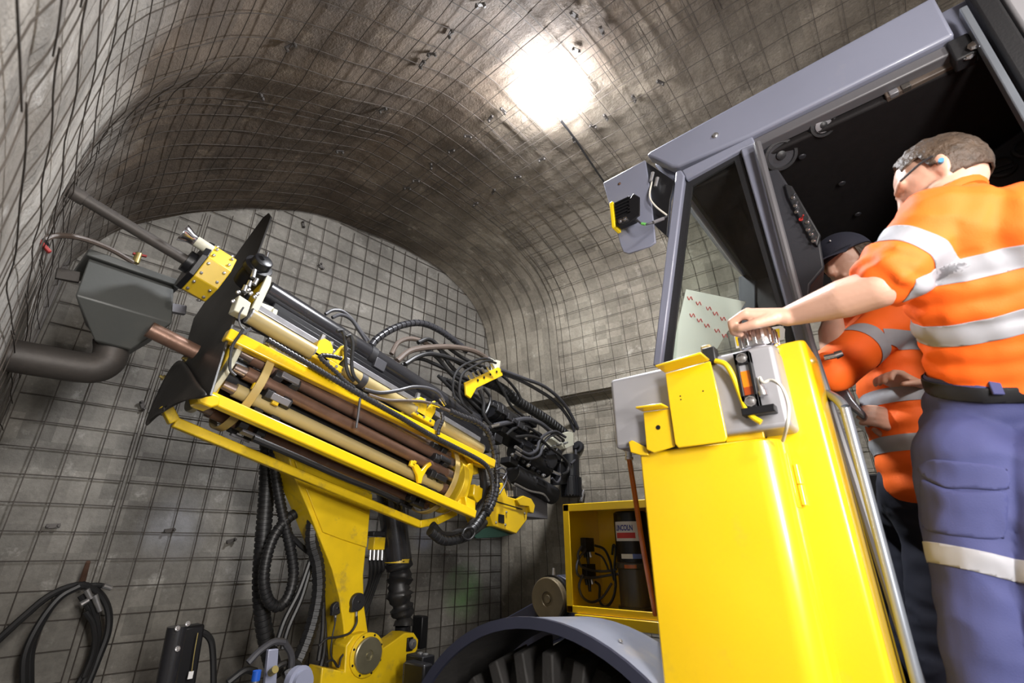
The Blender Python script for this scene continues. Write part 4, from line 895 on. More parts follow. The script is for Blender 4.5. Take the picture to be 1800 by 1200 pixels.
for k, (y_, n_2, a, kk) in enumerate(rods):
    khaki = k == 3
    if k > 6: continue
    l0, l1 = 0.155, lB + 0.04
    t_ = thing('drill_rod', 'x', 'drill rod', F(l0, y_, n_2), 'drill rods in the feed carousel')
    t_['label'] = ['bright worn drill rod at the top of the carousel, under the upper yellow rail', 'rust brown drill rod second from top on the near side of the carousel', 'rust brown drill rod just above the khaki tube in the carousel', 'khaki painted tube among brown drill rods in the carousel', 'rust brown drill rod lowest in view, just above the lower yellow rail', 'drill rod at the underside of the carousel, behind the lower rail', 'drill rod at the back underside of the carousel'][min(k, 6)]
    r = 0.0295
    fcyl(l0 + 0.05, l1 - 0.06, y_, n_2, r).build('rod_body', 'khaki_tube' if khaki else ('rod_bright' if k == 0 else 'rod_steel'), t_)
    G().lathe(F(l0, y_, n_2), FE, [(0, 0.019), (0.05, 0.022), (0.051, r)], 20).build('pin_thread', 'rod_bright', t_)
    G().lathe(F(l1 - 0.06, y_, n_2), FE, [(0, r + 0.001), (0.05, r + 0.001), (0.055, 0.02)], 20).build('box_thread', 'rod_bright' if k < 3 else 'rod_steel', t_)
# drill string into the wall, cuttings pipe to the hopper
wl0 = l_at(140, RY, RN)
t_ = thing('drill_rod', 'long brown drill rod from the feed head into the left wall', 'drill rod', F(wl0, RY, RN))
fcyl(wl0, hl0, RY, RN, 0.023).build('rod_body', 'dusty_steel', t_); fcyl(wl0 - 0.05, wl0 + 0.02, RY, RN, 0.028).build('bit_sleeve', 'dusty_steel', t_)
lp0, lp1 = pf(262, 578, 2.32)[0], pf(345, 618, 2.32)[0]
fcyl(lp0, lp1, 2.32, pf(300, 597, 2.32)[1], 0.034).build('cuttings_pipe', 'rod_steel', RIG)

# right end: swing arms, breakout head, grey block, rotary head, motors
fprism([(812, 872), (818, 840), (824, 815), (832, 812), (833, 830), (824, 868), (812, 900), (800, 895), (805, 882)], 2.10, 0.05).build('swing_arm', 'yellow_worn', RIG, bevel=0.005)
fprism([(834, 850), (850, 858), (848, 876), (840, 884), (832, 870)], 2.12, 0.10).build('arm_actuator', 'yellow', RIG, bevel=0.008)
fprism([(818, 872), (836, 880), (836, 898), (820, 890)], 2.06, 0.05).build('arm_lug', 'yellow', RIG, bevel=0.004)
fprism([(812, 782), (858, 800), (864, 812), (858, 824), (832, 812)], 2.09, 0.05).build('rail_gusset', 'yellow', RIG, bevel=0.004)
fprism([(780, 784), (835, 800), (850, 830), (820, 838)], 2.16, 0.08).build('end_housing', 'ochre_paint', RIG, bevel=0.006)
bh = fprism([(862, 886), (868, 874), (876, 850), (884, 848), (892, 872), (912, 878), (930, 888), (926, 914), (908, 938), (868, 924), (862, 905)], 2.10, 0.22).build('breakout_head', 'yellow', RIG, bevel=0.006)
G().prism([P(u, v, y=2.094) for u, v in ((876, 903), (886, 905), (886, 920), (876, 918))], (0, -0.003, 0)).build('name_plate', 'black_paint', bh)
G().prism([P(u, v, y=2.094) for u, v in ((872, 880), (918, 894), (918, 896), (872, 882))], (0, -0.002, 0)).build('seam', 'black_paint', bh)
fprism([(908, 878), (920, 871), (934, 876), (941, 888), (938, 902), (932, 900), (930, 890), (914, 888)], 2.08, 0.03).build('hook', 'yellow', bh, bevel=0.004)
fprism([(825, 936), (866, 924), (905, 938), (880, 944), (838, 946)], 2.14, 0.10).build('drip_tray', 'green_paint', bh, bevel=0.004)
bolts(bh, [P(u, v, y=2.095) for u, v in ((872, 918), (888, 922), (866, 896), (890, 900), (922, 902))], (0, -1, 0), 0.006, 0.006)
for k in range(3): G().cyl(P(893 + k * 4, 872, y=2.14), P(892 + k * 4, 862, y=2.14), 0.008, n=8).build('fitting', 'zinc', bh)
for k in range(3): hose('breakout_hose', hy([(892 + k * 4, 862), (888 + k * 4, 848), (880 + k * 3, 838), (868, 834)], 2.16), 0.006, 'hose_brown' if k == 1 else 'rubber_hose', bh)
sb = fprism([(908, 854), (962, 874), (963, 912), (926, 908), (924, 880), (908, 872)], 2.42, 0.25).build('slide_block', 'block_grey', RIG, bevel=0.004)
HYY = 2.40
def hl(u, v, y=HYY): return pf(u, v, y)
rh = G(); a = P(862, 718, y=HYY); b = a + FE * 0.42; rh.cyl(a, b, 0.075, n=26).cyl(a + FE * 0.05, a + FE * 0.10, 0.085, n=26).cyl(a + FE * 0.28, a + FE * 0.33, 0.085, n=26)
rh = rh.build('rotary_head', 'black_paint', RIG, bevel=0.003, label='black rotary head at the right end of the feed')
a = P(905, 790, y=HYY); G().cyl(a, a + FE * 0.42, 0.085, n=26).cyl(a + FE * 0.12, a + FE * 0.2, 0.10, n=26).build('gearbox', 'black_paint', rh, bevel=0.003)
a = P(900, 830, y=HYY); G().cyl(a, a + FE * 0.55, 0.075, n=22).build('spindle_housing', 'black_plastic', rh, bevel=0.004)
a = P(878, 740, y=HYY - 0.02); fbox(a.dot(FE), a.dot(FE) + 0.55, HYY - 0.06, HYY + 0.1, a.dot(FN) - 0.09, a.dot(FN) - 0.03).build('head_sledge', 'black_paint', rh, bevel=0.006)
gd = P(962, 806, y=HYY - 0.05); G().lathe(gd, (-0.3, -1, 0), [(0, 0.085), (0.03, 0.085), (0.035, 0.075), (0.035, 0.01)], 30).build('gear_cover', 'black_plastic', rh)
for k in range(18): 
    aa = 2 * PI * k / 18; G().lathe(gd + V((0.078 * math.cos(aa), -0.03, 0.078 * math.sin(aa))), (-0.3, -1, 0), [(0, 0.009), (0.012, 0.008), (0.014, 0.004)], 6).build('cover_bolt', 'black_paint', rh)
for k in range(7):
    q = P(868 + k * 9, 712 + k * 7, y=HYY - 0.09); G().box(q, (0.05, 0.03, 0.03 + 0.02 * (k % 2)), FR).build('head_lug', 'black_plastic', rh, bevel=0.003)
    q = P(900 + k * 9, 800 + k * 6, y=HYY - 0.09); G().lathe(q, (0.1, -1, 0.2), [(0, 0.016), (0.012, 0.016), (0.014, 0.009), (0.024, 0.008)], 8).build('cap_screw', 'black_paint' if k % 3 else 'zinc', rh)
for u, v, sx, sz in ((930, 742, 0.10, 0.07), (940, 770, 0.07, 0.09), (975, 800, 0.08, 0.10), (985, 830, 0.09, 0.06), (895, 812, 0.10, 0.05), (945, 850, 0.14, 0.05), (868, 772, 0.09, 0.06)):
    G().box(P(u, v, y=HYY - 0.03), (sx, 0.10, sz), FR).build('valve_body', 'black_paint', rh, bevel=0.006)
hose('head_pipe', hy([(905, 850), (930, 862), (955, 868), (965, 880)], HYY - 0.09), 0.008, 'chrome', rh)
mt0, mt1 = P(1003, 800, y=2.32), P(1004, 872, y=2.32)
mt = G().cyl(mt0, mt0.lerp(mt1, 0.55), 0.075, n=24).cyl(mt0.lerp(mt1, 0.55), mt1, 0.085, n=24).build('drive_motor', 'black_paint', RIG, bevel=0.004)
for k in range(22):
    aa = 2 * PI * k / 22; G().box(mt0.lerp(mt1, 0.78) + V((0.084 * math.cos(aa), 0.084 * math.sin(aa), 0)), (0.014, 0.012, (mt0 - mt1).length * 0.45), Matrix.Rotation(aa, 3, 'Z')).build('motor_rib', 'black_paint', mt)
fprism([(985, 812), (1000, 808), (1000, 850), (984, 852)], 2.30, 0.1).build('motor_mount', 'black_paint', mt, bevel=0.004)
mf = fprism([(952, 776), (1000, 758), (1008, 760), (1009, 782), (996, 788), (958, 796)], 2.36, 0.05).build('hose_manifold', 'cream_plate', RIG, bevel=0.004)
for k in range(4):
    p = P(958 + k * 11, 788 - k * 3, y=2.35); G().lathe(p, (0, -1, 0.1), [(0, 0.012), (0.02, 0.012), (0.022, 0.008), (0.045, 0.008)], 8).build('fitting', 'zinc', mf)
G().lathe(P(1012, 782, y=2.4), FE, [(0, 0.03), (0.03, 0.03), (0.032, 0.055), (0.06, 0.055)], 20).build('hose_boss', 'black_plastic', mf)
cl = fprism([(818, 672), (876, 645), (883, 650), (884, 660), (838, 682), (828, 700), (820, 694)], 2.40, 0.02).build('hose_clamp_bracket', 'yellow', RIG, bevel=0.004)
fprism([(872, 632), (880, 634), (878, 655), (870, 650)], 2.42, 0.05).build('clamp_plate', 'cream_plate', cl, bevel=0.003)
for k in range(6):
    a = P(828 + k * 8, 668 - k * 4, y=2.42); G().cyl(a, a + V((0, -0.01, 0)) - FE * 0.05 + FN * 0.02, 0.010, n=8).build('fitting', 'zinc', cl)
bolts(cl, [P(840 + k * 11, 668 - k * 5, y=2.395) for k in range(4)], (0, -1, 0), 0.007, 0.004, 'black_paint')
# hoses over the feed
HS = [('spiral_hose', [(648, 616), (660, 598), (684, 581), (712, 570), (742, 568), (772, 580), (798, 598), (822, 618)], 2.62, 0.026, 'spiral_wrap', (0.045, 0.006)),
 ('hydraulic_hose', [(688, 622), (700, 602), (720, 595), (742, 600), (762, 612)], 2.58, 0.017, 'hose_brown', None),
 ('hydraulic_hose', [(698, 634), (722, 616), (760, 610), (800, 610), (836, 618), (862, 634)], 2.52, 0.021, 'hose_brown', None),
 ('hydraulic_hose', [(712, 640), (736, 626), (760, 622), (800, 632), (840, 650), (856, 660)], 2.50, 0.017, 'rubber_hose', None),
 ('hydraulic_hose', [(735, 602), (752, 596), (768, 606), (790, 640), (812, 662), (830, 670)], 2.55, 0.016, 'rubber_hose', None),
 ('hydraulic_hose', [(745, 610), (770, 630), (796, 660), (822, 676)], 2.53, 0.016, 'rubber_hose', None),
 ('hydraulic_hose', [(770, 612), (800, 634), (830, 652), (846, 658)], 2.56, 0.015, 'rubber_hose', None),
 ('hydraulic_hose', [(780, 605), (812, 628), (842, 642), (862, 648)], 2.56, 0.015, 'rubber_hose', None),
 ('hydraulic_hose', [(706, 642), (735, 630), (765, 640), (795, 655), (825, 668)], 2.54, 0.014, 'rubber_hose', None),
 ('loop_hose', [(866, 634), (850, 630), (822, 638), (805, 650), (797, 668), (797, 690), (806, 706), (822, 718)], 2.34, 0.009, 'rubber_hose', None),
 ('loop_hose', [(872, 638), (855, 634), (832, 644), (814, 656), (808, 675), (808, 695), (816, 712), (830, 726)], 2.33, 0.009, 'rubber_hose', None),
 ('loop_hose', [(842, 684), (850, 705), (850, 725), (858, 742), (872, 752)], 2.36, 0.014, 'rubber_hose', None),
 ('loop_hose', [(850, 682), (862, 700), (856, 722), (848, 732)], 2.40, 0.012, 'rubber_hose', None),
 ('hose_sleeve', [(850, 668), (880, 682), (912, 706), (950, 730), (978, 750), (1004, 772)], 2.50, 0.045, 'rubber_hose', (0.04, 0.004)),
 ('hydraulic_hose', [(876, 655), (905, 664), (940, 682), (975, 705), (1000, 735), (1014, 768)], 2.44, 0.016, 'hose_grey', None),
 ('hydraulic_hose', [(880, 650), (918, 664), (958, 680), (990, 708), (1012, 745), (1028, 785), (1034, 825), (1028, 862), (1024, 872)], 2.40, 0.016, 'hose_grey', None),
 ('hydraulic_hose', [(878, 656), (896, 672), (910, 690), (916, 702)], 2.42, 0.012, 'rubber_hose', None),
 ('hydraulic_hose', [(870, 664), (886, 690), (900, 715), (925, 735)], 2.44, 0.012, 'rubber_hose', None),
 ('head_hose', [(868, 748), (895, 742), (925, 736), (950, 744), (972, 762), (990, 774)], 2.32, 0.019, 'hose_grey', None),
 ('head_hose', [(890, 764), (905, 752), (925, 750), (945, 762), (955, 778)], 2.32, 0.012, 'rubber_hose', None),
 ('head_hose', [(912, 790), (930, 798), (944, 790), (948, 775), (958, 764), (975, 758), (988, 764)], 2.28, 0.012, 'hose_grey', None),
 ('head_hose', [(912, 798), (930, 806), (948, 800), (954, 785), (962, 770), (980, 762), (994, 768)], 2.29, 0.012, 'hose_grey', None),
 ('head_hose', [(905, 768), (930, 766), (950, 772), (966, 786), (985, 800), (998, 815), (998, 828), (988, 834)], 2.28, 0.012, 'rubber_hose', None),
 ('head_hose', [(970, 840), (978, 848), (984, 842), (984, 830)], 2.26, 0.010, 'hose_grey', None),
 ('head_hose', [(1012, 790), (1012, 805), (1004, 815)], 2.26, 0.010, 'hose_grey', None),
 ('feed_line', [(640, 684), (668, 690), (700, 686), (726, 680), (752, 682), (770, 690), (780, 705)], 2.05, 0.010, 'hose_grey', None),
 ('feed_line', [(648, 694), (680, 703), (715, 704), (745, 706), (766, 712), (790, 722)], 2.04, 0.009, 'hose_brown', None),
 ('feed_line', [(592, 582), (602, 582), (607, 600), (608, 640), (614, 660), (622, 670)], 2.02, 0.009, 'rubber_hose', None),
 ('feed_line', [(608, 592), (616, 590), (620, 605), (618, 640), (622, 660), (632, 672)], 2.01, 0.009, 'rubber_hose', None),
 ('conduit', [(600, 630), (580, 625), (562, 626), (575, 640), (592, 655), (606, 670), (625, 684)], 2.0, 0.011, 'spiral_wrap', (0.018, 0.003)),
 ('conduit', [(470, 597), (545, 641), (620, 686), (700, 731), (760, 766), (800, 786), (848, 812), (862, 832), (866, 862), (858, 890)], 2.0, 0.014, 'spiral_wrap', (0.018, 0.003)),
 ('conduit', [(776, 724), (778, 738), (772, 752), (770, 764)], 1.99, 0.011, 'spiral_wrap', (0.018, 0.003)),
 ('conduit', [(790, 722), (812, 732), (838, 742), (858, 760), (868, 790), (872, 820), (874, 850), (868, 880), (855, 905)], 2.06, 0.020, 'spiral_wrap', (0.03, 0.005)),
 ('tail_hose', [(866, 856), (856, 890), (838, 922), (812, 944), (780, 950), (755, 932)], 2.08, 0.026, 'rubber_hose', (0.03, 0.003)),
 ('tail_hose', [(860, 850), (850, 885), (832, 918), (805, 936), (778, 940), (760, 922)], 2.12, 0.022, 'rubber_hose', None),
 ('tail_hose', [(872, 862), (862, 900), (842, 930), (810, 948), (776, 948)], 2.16, 0.022, 'rubber_hose', None),
 ('tail_hose', [(846, 820), (850, 850), (846, 885), (830, 910)], 2.14, 0.024, 'rubber_hose', None),
 ('tail_hose', [(884, 842), (890, 830), (882, 822), (872, 826)], 2.04, 0.006, 'hose_grey', None),
 ('tail_hose', [(878, 868), (888, 850), (890, 836), (876, 830)], 2.04, 0.005, 'hose_grey', None),
 ('tail_hose', [(812, 942), (818, 930), (830, 928), (834, 938), (826, 948), (816, 946), (812, 938)], 2.02, 0.006, 'rubber_hose', None),
 ('tube_hose', [(572, 552), (586, 545), (604, 548), (622, 565), (636, 584), (648, 598)], 2.52, 0.011, 'hose_grey', None),
 ('tube_hose', [(584, 558), (600, 553), (618, 562), (632, 582), (644, 600)], 2.50, 0.011, 'hose_grey', None),
 ('under_hose', [(445, 770), (520, 802), (600, 838), (660, 862), (700, 880)], 2.10, 0.014, 'rubber_hose', None)]
for k in range(9):
    o_ = (k - 4) * 6; HS.append(('feed_hose', [(770 + k * 5, 660 + k * 2), (800 + k * 6, 690 + k * 2), (830 + k * 6, 722 + k), (868 + k * 3, 748 + k * 2)], 2.46 + 0.02 * (k % 3), 0.013, 'rubber_hose', None))
for nm, L, y, r, m, rib in HS: hose(nm, hy(L, y), r, m, RIG, rib=rib, n=12 if rib else 9)
for (a, b, y) in (((1026, 862), (1021, 882), 2.38), ((906, 785), (916, 792), 2.27), ((904, 793), (915, 800), 2.27), ((862, 750), (876, 746), 2.31), ((972, 764), (985, 774), 2.30), ((1015, 848), (1024, 856), 2.28), ((970, 828), (984, 834), 2.26), ((774, 700), (782, 712), 2.03), ((756, 708), (772, 714), 2.03), ((860, 628), (872, 636), 2.48)):
    G().cyl(P(*a, y=y), P(*b, y=y), 0.014 if y > 2.2 else 0.010, n=10).build('hose_ferrule', 'chrome', RIG)
strap = hose('tie_strap', hy([(633, 700), (630, 725), (626, 752)], 1.99), 0.006, 'hose_grey', RIG)
hose('tie_strap', hy([(428, 578), (420, 590), (408, 610), (404, 640), (406, 652), (414, 660)], 1.99), 0.006, 'black_plastic', RIG)
G().bar(P(424, 586, y=2.0), P(440, 578, y=2.0), 0.02, 0.012).build('strap_buckle', 'hose_grey', RIG)

# ================================================================== cuttings hopper and wall services
t = thing('cuttings_hopper', 'dark grey sheet-steel hopper with elbow pipe hanging by the left wall', 'hopper', P(200, 620, y=2.6))
def ringq(a, b, back):   # front-left a, front-right b
    return [a, b, b + V((0.0, back, 0)), a + V((0.0, back, 0))]
r0 = ringq(P(153, 460, y=2.48), P(308, 498, y=2.48), 0.26); r1 = ringq(P(131, 522, y=2.42), P(290, 560, y=2.42), 0.34); r2 = ringq(P(166, 597, y=2.52), P(230, 616, y=2.52), 0.15)
for r_ in (r0, r1, r2):
    z_ = (r_[0].z + r_[1].z) / 2
    for q in r_: q.z = z_
    r_[3].x += 0.10; r_[2].x += 0.01
r1[1].x += 0.03; r1[2].x += 0.03
g = G(); g.v = r2 + r1 + r0; g.f = [(3, 2, 1, 0)] + [(j * 4 + i, j * 4 + (i + 1) % 4, (j + 1) * 4 + (i + 1) % 4, (j + 1) * 4 + i) for j in range(2) for i in range(4)] + [(8, 9, 10, 11)]
g.build('hopper_body', 'mid_grey', t, bevel=0.006, ang=15)
c_ = (r0[0] + r0[2]) / 2; G().box(c_ + V((0, 0, 0.018)), ((r0[1] - r0[0]).x + 0.035, 0.30, 0.034)).build('hopper_lid', 'mid_grey', t, bevel=0.005)
G().tube([P(196, 597, y=2.6), P(196, 618, y=2.6), P(188, 636, y=2.6), P(168, 646, y=2.6), P(140, 645, y=2.6), P(90, 637, y=2.6), P(-60, 610, y=2.6)], 0.064, n=28, sub=8).build('elbow_pipe', 'dusty_steel', t)
G().bar(P(98, 480, y=2.62), P(140, 488, y=2.62), 0.02, 0.05).build('hanger_strip', 'dusty_steel', t, bevel=0.003)
G().bar(P(294, 540, y=2.6), P(326, 546, y=2.6), 0.03, 0.045).build('hanger_strip', 'block_grey', t, bevel=0.003)
p = P(238, 462, y=2.5); G().cyl(p, p + V((0, 0, 0.05)), 0.014, n=12).build('valve_body', 'brass', t); G().bar(p + V((-0.02, 0, 0.04)), p + V((0.03, 0, 0.05)), 0.014, 0.008).build('valve_lever', 'red_paint', t)
# water valve and hose on the wall
t = thing('wall_valve', 'red-handled valve on a dark pipe by the left wall, hose running to hopper', 'valve', P(66, 425, y=2.3))
G().cyl(P(-20, 545, y=2.3), P(62, 428, y=2.3), 0.026, n=16).build('supply_pipe', 'dusty_steel', t)
G().cyl(P(58, 436, y=2.3), P(76, 424, y=2.3), 0.022, n=14).build('valve_body', 'black_paint', t)
G().bar(P(60, 406, y=2.28), P(68, 424, y=2.28), 0.016, 0.012).bar(P(68, 422, y=2.27), P(88, 444, y=2.27), 0.02, 0.012).build('valve_lever', 'red_paint', t, bevel=0.003)
hose('water_hose', [P(76, 421, y=2.3), P(100, 414, y=2.32), P(140, 418, y=2.36), P(190, 436, y=2.44), P(234, 461, y=2.5)], 0.011, 'hose_brown', t)
# steel post in the corner
g = G(); g.bb(PE(104, 520) + V((-0.06, -0.10, -2.6)), PE(104, 520) + V((-0.02, -0.06, 0.5))); 
tag(g.build('corner_post', 'dusty_steel', None, bevel=0.006), 'dark rusty steel post in the left corner of the drive', 'post')

# ---- hose coil hung on the end face, black jack beside it
t = thing('hose_coil', 'coil of black hydraulic hose hung on the end face at lower left', 'hose', P(110, 1200, y=3.4))
def coil(L, y, r): hose('hose_loop', hy(L, y), r, 'rubber_hose', t)
coil([(-20, 1140), (40, 1085), (90, 1045), (140, 1028), (172, 1040), (190, 1070), (190, 1110), (172, 1160), (150, 1215)], 3.36, 0.016)
coil([(140, 1030), (105, 1050), (70, 1095), (45, 1150), (42, 1210)], 3.33, 0.016)
coil([(150, 1026), (110, 1044), (78, 1085), (55, 1140), (52, 1215)], 3.38, 0.016)
coil([(155, 1048), (168, 1080), (172, 1120), (160, 1170), (140, 1215)], 3.34, 0.014)
coil([(142, 1046), (164, 1085), (168, 1125), (152, 1175), (130, 1215)], 3.35, 0.014)
coil([(150, 1075), (164, 1098), (166, 1140), (148, 1190)], 3.32, 0.012)
coil([(148, 1030), (170, 1028), (184, 1030)], 3.36, 0.012)
for a, b in (((152, 1036), (160, 1052)), ((166, 1046), (176, 1074)), ((182, 1029), (196, 1034)), ((142, 1062), (156, 1054))): G().cyl(P(*a, y=3.30), P(*b, y=3.30), 0.014, 0.011, 10).build('hose_end', 'zinc', t)
G().cyl(P(143, 1026, y=3.45), P(155, 987, y=3.38), 0.016, 0.010, 10).build('wall_hook', 'rod_steel', t)
t = thing('stabiliser_jack', 'black twin-tube jack leaning at the bottom left, hose over its side', 'jack', P(310, 1230, y=2.6))
G().cyl(P(314, 1100, y=2.6), P(286, 1240, y=2.6), 0.042, n=20).build('jack_tube', 'black_tube', t)
G().bar(P(336, 1098, y=2.6), P(312, 1240, y=2.6), 0.09, 0.07, (0, 1, 0)).build('jack_case', 'black_paint', t, bevel=0.01)
bolts(t, [P(312, 1104, y=2.55), P(330, 1096, y=2.55), P(312, 1140, y=2.55)], (0, -1, 0.3), 0.007)
hose('jack_hose', hy([(348, 1108), (366, 1118), (374, 1145), (376, 1240)], 2.58), 0.013, 'rubber_hose', t)
G().box(P(335, 1186, y=2.52), (0.018, 0.004, 0.026)).build('paper_tag', 'white_paint', t)
hose('tag_string', hy([(348, 1112), (342, 1145), (337, 1180)], 2.52), 0.002, 'brass', t)
# ================================================================== people
def pixel(p):
    d = p - CAM; k = d.dot(FW); return 900 + FPX * d.dot(RT) / k, 600 - FPX * d.dot(UP) / k
def capsule(g, a, b, ra, rb):
    a, b = V(a), V(b); t = (b - a).normalized(); L = (b - a).length; pr = []
    for i in range(1, 7): an = PI / 2 * i / 6; pr.append((-ra * math.cos(an), ra * math.sin(an)))
    for i in range(1, 5): pr.append((L * i / 5, ra + (rb - ra) * i / 5))
    for i in range(0, 6): an = PI / 2 * i / 6; pr.append((L + rb * math.sin(an), rb * math.cos(an)))
    g.lathe(a, t, pr, 18)
def chain(g, pts, rad):
    for i in range(len(pts) - 1): capsule(g, pts[i], pts[i + 1], rad[i], rad[i + 1])
def fuse(g, voxel, smooth=6, fac=0.5):
    """one continuous surface from overlapping solids"""
    me = bpy.data.meshes.new('tmp'); me.from_pydata([tuple(v) for v in g.v], [], g.f); o = bpy.data.objects.new('tmp', me); COL.objects.link(o)
    m = o.modifiers.new('r', 'REMESH'); m.mode = 'VOXEL'; m.voxel_size = voxel; m.adaptivity = 0
    s = o.modifiers.new('s', 'SMOOTH'); s.factor = fac; s.iterations = smooth
    dg = bpy.context.evaluated_depsgraph_get(); dg.update(); r = bpy.data.meshes.new_from_object(o.evaluated_get(dg))
    bpy.data.objects.remove(o); bpy.data.meshes.remove(me); return r
def finish(me, name, m, parent):
    off = base_of(parent)
    for v in me.vertices: v.co -= off
    me.polygons.foreach_set('use_smooth', [True] * len(me.polygons)); me.materials.clear(); me.materials.append(M[m]); me.name = name
    o = bpy.data.objects.new(name, me); COL.objects.link(o); o.parent = parent; me.update(); return o
def folds(me, amp, f1=(9, 9, 22), f2=(30, 22, 12), spots=()):
    me.update(); ns = [v.normal.copy() for v in me.vertices]
    for v, n in zip(me.vertices, ns):
        q = v.co; a = noise.noise(V((q.x * f1[0], q.y * f1[1], q.z * f1[2]))); b = noise.noise(V((q.x * f2[0] + 7, q.y * f2[1], q.z * f2[2])))
        k = amp
        for c, r, s in spots:
            d = (q - c).length
            if d < r: k += s * (1 - d / r)
        v.co = q + n * k * (0.65 * (1 - abs(a) * 2) + 0.5 * b)
def patch(me, test, lift):
    """lift a patch of faces off a surface as its own shell (tape, flap, belt)"""
    bm = bmesh.new(); bm.from_mesh(me); bm.normal_update(); bm.faces.ensure_lookup_table()
    bmesh.ops.delete(bm, geom=[f for f in bm.faces if not test(f.calc_center_median(), f.normal)], context='FACES')
    for v in bm.verts: v.co += v.normal * lift
    for _ in range(14):      # straighten the cut edge
        nw = {}
        for v in bm.verts:
            nb = [e.other_vert(v) for e in v.link_edges if e.is_boundary]
            if len(nb) == 2: nw[v] = v.co * 0.4 + (nb[0].co + nb[1].co) * 0.3
        for v, c_ in nw.items(): v.co = c_
    out = bpy.data.meshes.new('patch'); bm.to_mesh(out); bm.free(); return out
def trim(me, co, no):
    """cut a surface along a plane with a clean edge, keeping the +no side"""
    bm = bmesh.new(); bm.from_mesh(me); bmesh.ops.bisect_plane(bm, geom=bm.verts[:] + bm.edges[:] + bm.faces[:], plane_co=co, plane_no=no, clear_inner=True); bm.to_mesh(me); bm.free(); me.update(); return me
def band(me, co, no, wid, lift, extra=None, cuts=()):
    """a tape ring: the surface between two parallel cuts, lifted"""
    bm = bmesh.new(); bm.from_mesh(me); no = V(no).normalized()
    for s in (-1, 1):
        bmesh.ops.bisect_plane(bm, geom=bm.verts[:] + bm.edges[:] + bm.faces[:], plane_co=V(co) + no * s * wid / 2, plane_no=no * s, clear_outer=True)
    for c_, n_ in cuts: bmesh.ops.bisect_plane(bm, geom=bm.verts[:] + bm.edges[:] + bm.faces[:], plane_co=c_, plane_no=n_, clear_inner=True)
    if extra: bmesh.ops.delete(bm, geom=[f for f in bm.faces if not extra(f.calc_center_median())], context='FACES')
    bm.normal_update()
    for v in bm.verts: v.co += v.normal * lift
    out = bpy.data.meshes.new('band'); bm.to_mesh(out); bm.free(); return out
def surf(me):
    return BVHTree.FromPolygons([v.co.copy() for v in me.vertices], [tuple(p.vertices) for p in me.polygons])
def on(b, u, v):
    return b.ray_cast(CAM, ray(u, v).normalized())[0]
ZU = V((0, 0, 1))
def hand(g, W, K, nb, side, curl=1.0, s=1.0):
    """palm from wrist W to knuckles K, back-of-hand direction nb, thumb on the `side` (+1/-1)"""
    h = (K - W).normalized(); nb = (nb - h * nb.dot(h)).normalized(); w_ = h.cross(nb) * side
    for i in (-1.4, -0.5, 0.5, 1.4): chain(g, [W + w_ * i * 0.011 * s, K + w_ * i * 0.0195 * s - nb * 0.004 * s], [0.021 * s, 0.0135 * s])
    for j, (i, L) in enumerate(((1.5, 0.92), (0.5, 1.0), (-0.5, 0.95), (-1.5, 0.78))):
        r0 = K + w_ * i * 0.0195 * s; a1, a2, a3 = 0.75 * curl, 1.9 * curl, 2.9 * curl
        def st(p, a, l): return p + (h * math.cos(a) - nb * math.sin(a)) * l * L * s
        p1 = st(r0, a1, 0.042); p2 = st(p1, a2, 0.026); p3 = st(p2, a3, 0.02)
        chain(g, [r0, p1, p2, p3], [0.0115 * s, 0.0102 * s, 0.0095 * s, 0.0085 * s])
    t0 = W + h * 0.028 * s + w_ * 0.030 * s - nb * 0.006 * s
    t1 = t0 + h * 0.036 * s + w_ * 0.018 * s - nb * 0.016 * s; t2 = t1 + h * 0.030 * s - w_ * 0.004 * s - nb * 0.014 * s; t3 = t2 + h * 0.020 * s - w_ * 0.014 * s - nb * 0.008 * s
    chain(g, [t0, t1, t2, t3], [0.017 * s, 0.0125 * s, 0.011 * s, 0.0095 * s])
def head(g, H, f, up, s=1.0):
    """skull, jaw, nose, ears, brow: f = facing direction"""
    f = (f - up * f.dot(up)).normalized(); sd = up.cross(f)    # sd = the person's left
    g.ell(H + up * 0.012 * s - f * 0.008 * s, [f * 0.100 * s, sd * 0.077 * s, up * 0.100 * s])
    g.ell(H - up * 0.048 * s + f * 0.034 * s, [f * 0.062 * s, sd * 0.058 * s, up * 0.068 * s])
    g.ell(H - up * 0.098 * s + f * 0.070 * s, [f * 0.024 * s, sd * 0.026 * s, up * 0.020 * s])
    capsule(g, H + up * 0.012 * s + f * 0.090 * s, H - up * 0.030 * s + f * 0.108 * s, 0.009 * s, 0.014 * s)
    for q in (-1, 1):
        capsule(g, H + up * 0.028 * s + f * 0.086 * s + sd * q * 0.012 * s, H + up * 0.026 * s + f * 0.068 * s + sd * q * 0.052 * s, 0.010 * s, 0.010 * s)
        e = H - f * 0.010 * s + sd * q * 0.077 * s - up * 0.010 * s
        g.ell(e, [f * 0.019 * s - sd * q * 0.006 * s, sd * q * 0.010 * s, up * 0.034 * s + f * -0.006 * s])
    capsule(g, H - up * 0.060 * s + f * 0.092 * s - sd * 0.02 * s, H - up * 0.060 * s + f * 0.092 * s + sd * 0.02 * s, 0.009 * s, 0.009 * s)
    return f, sd

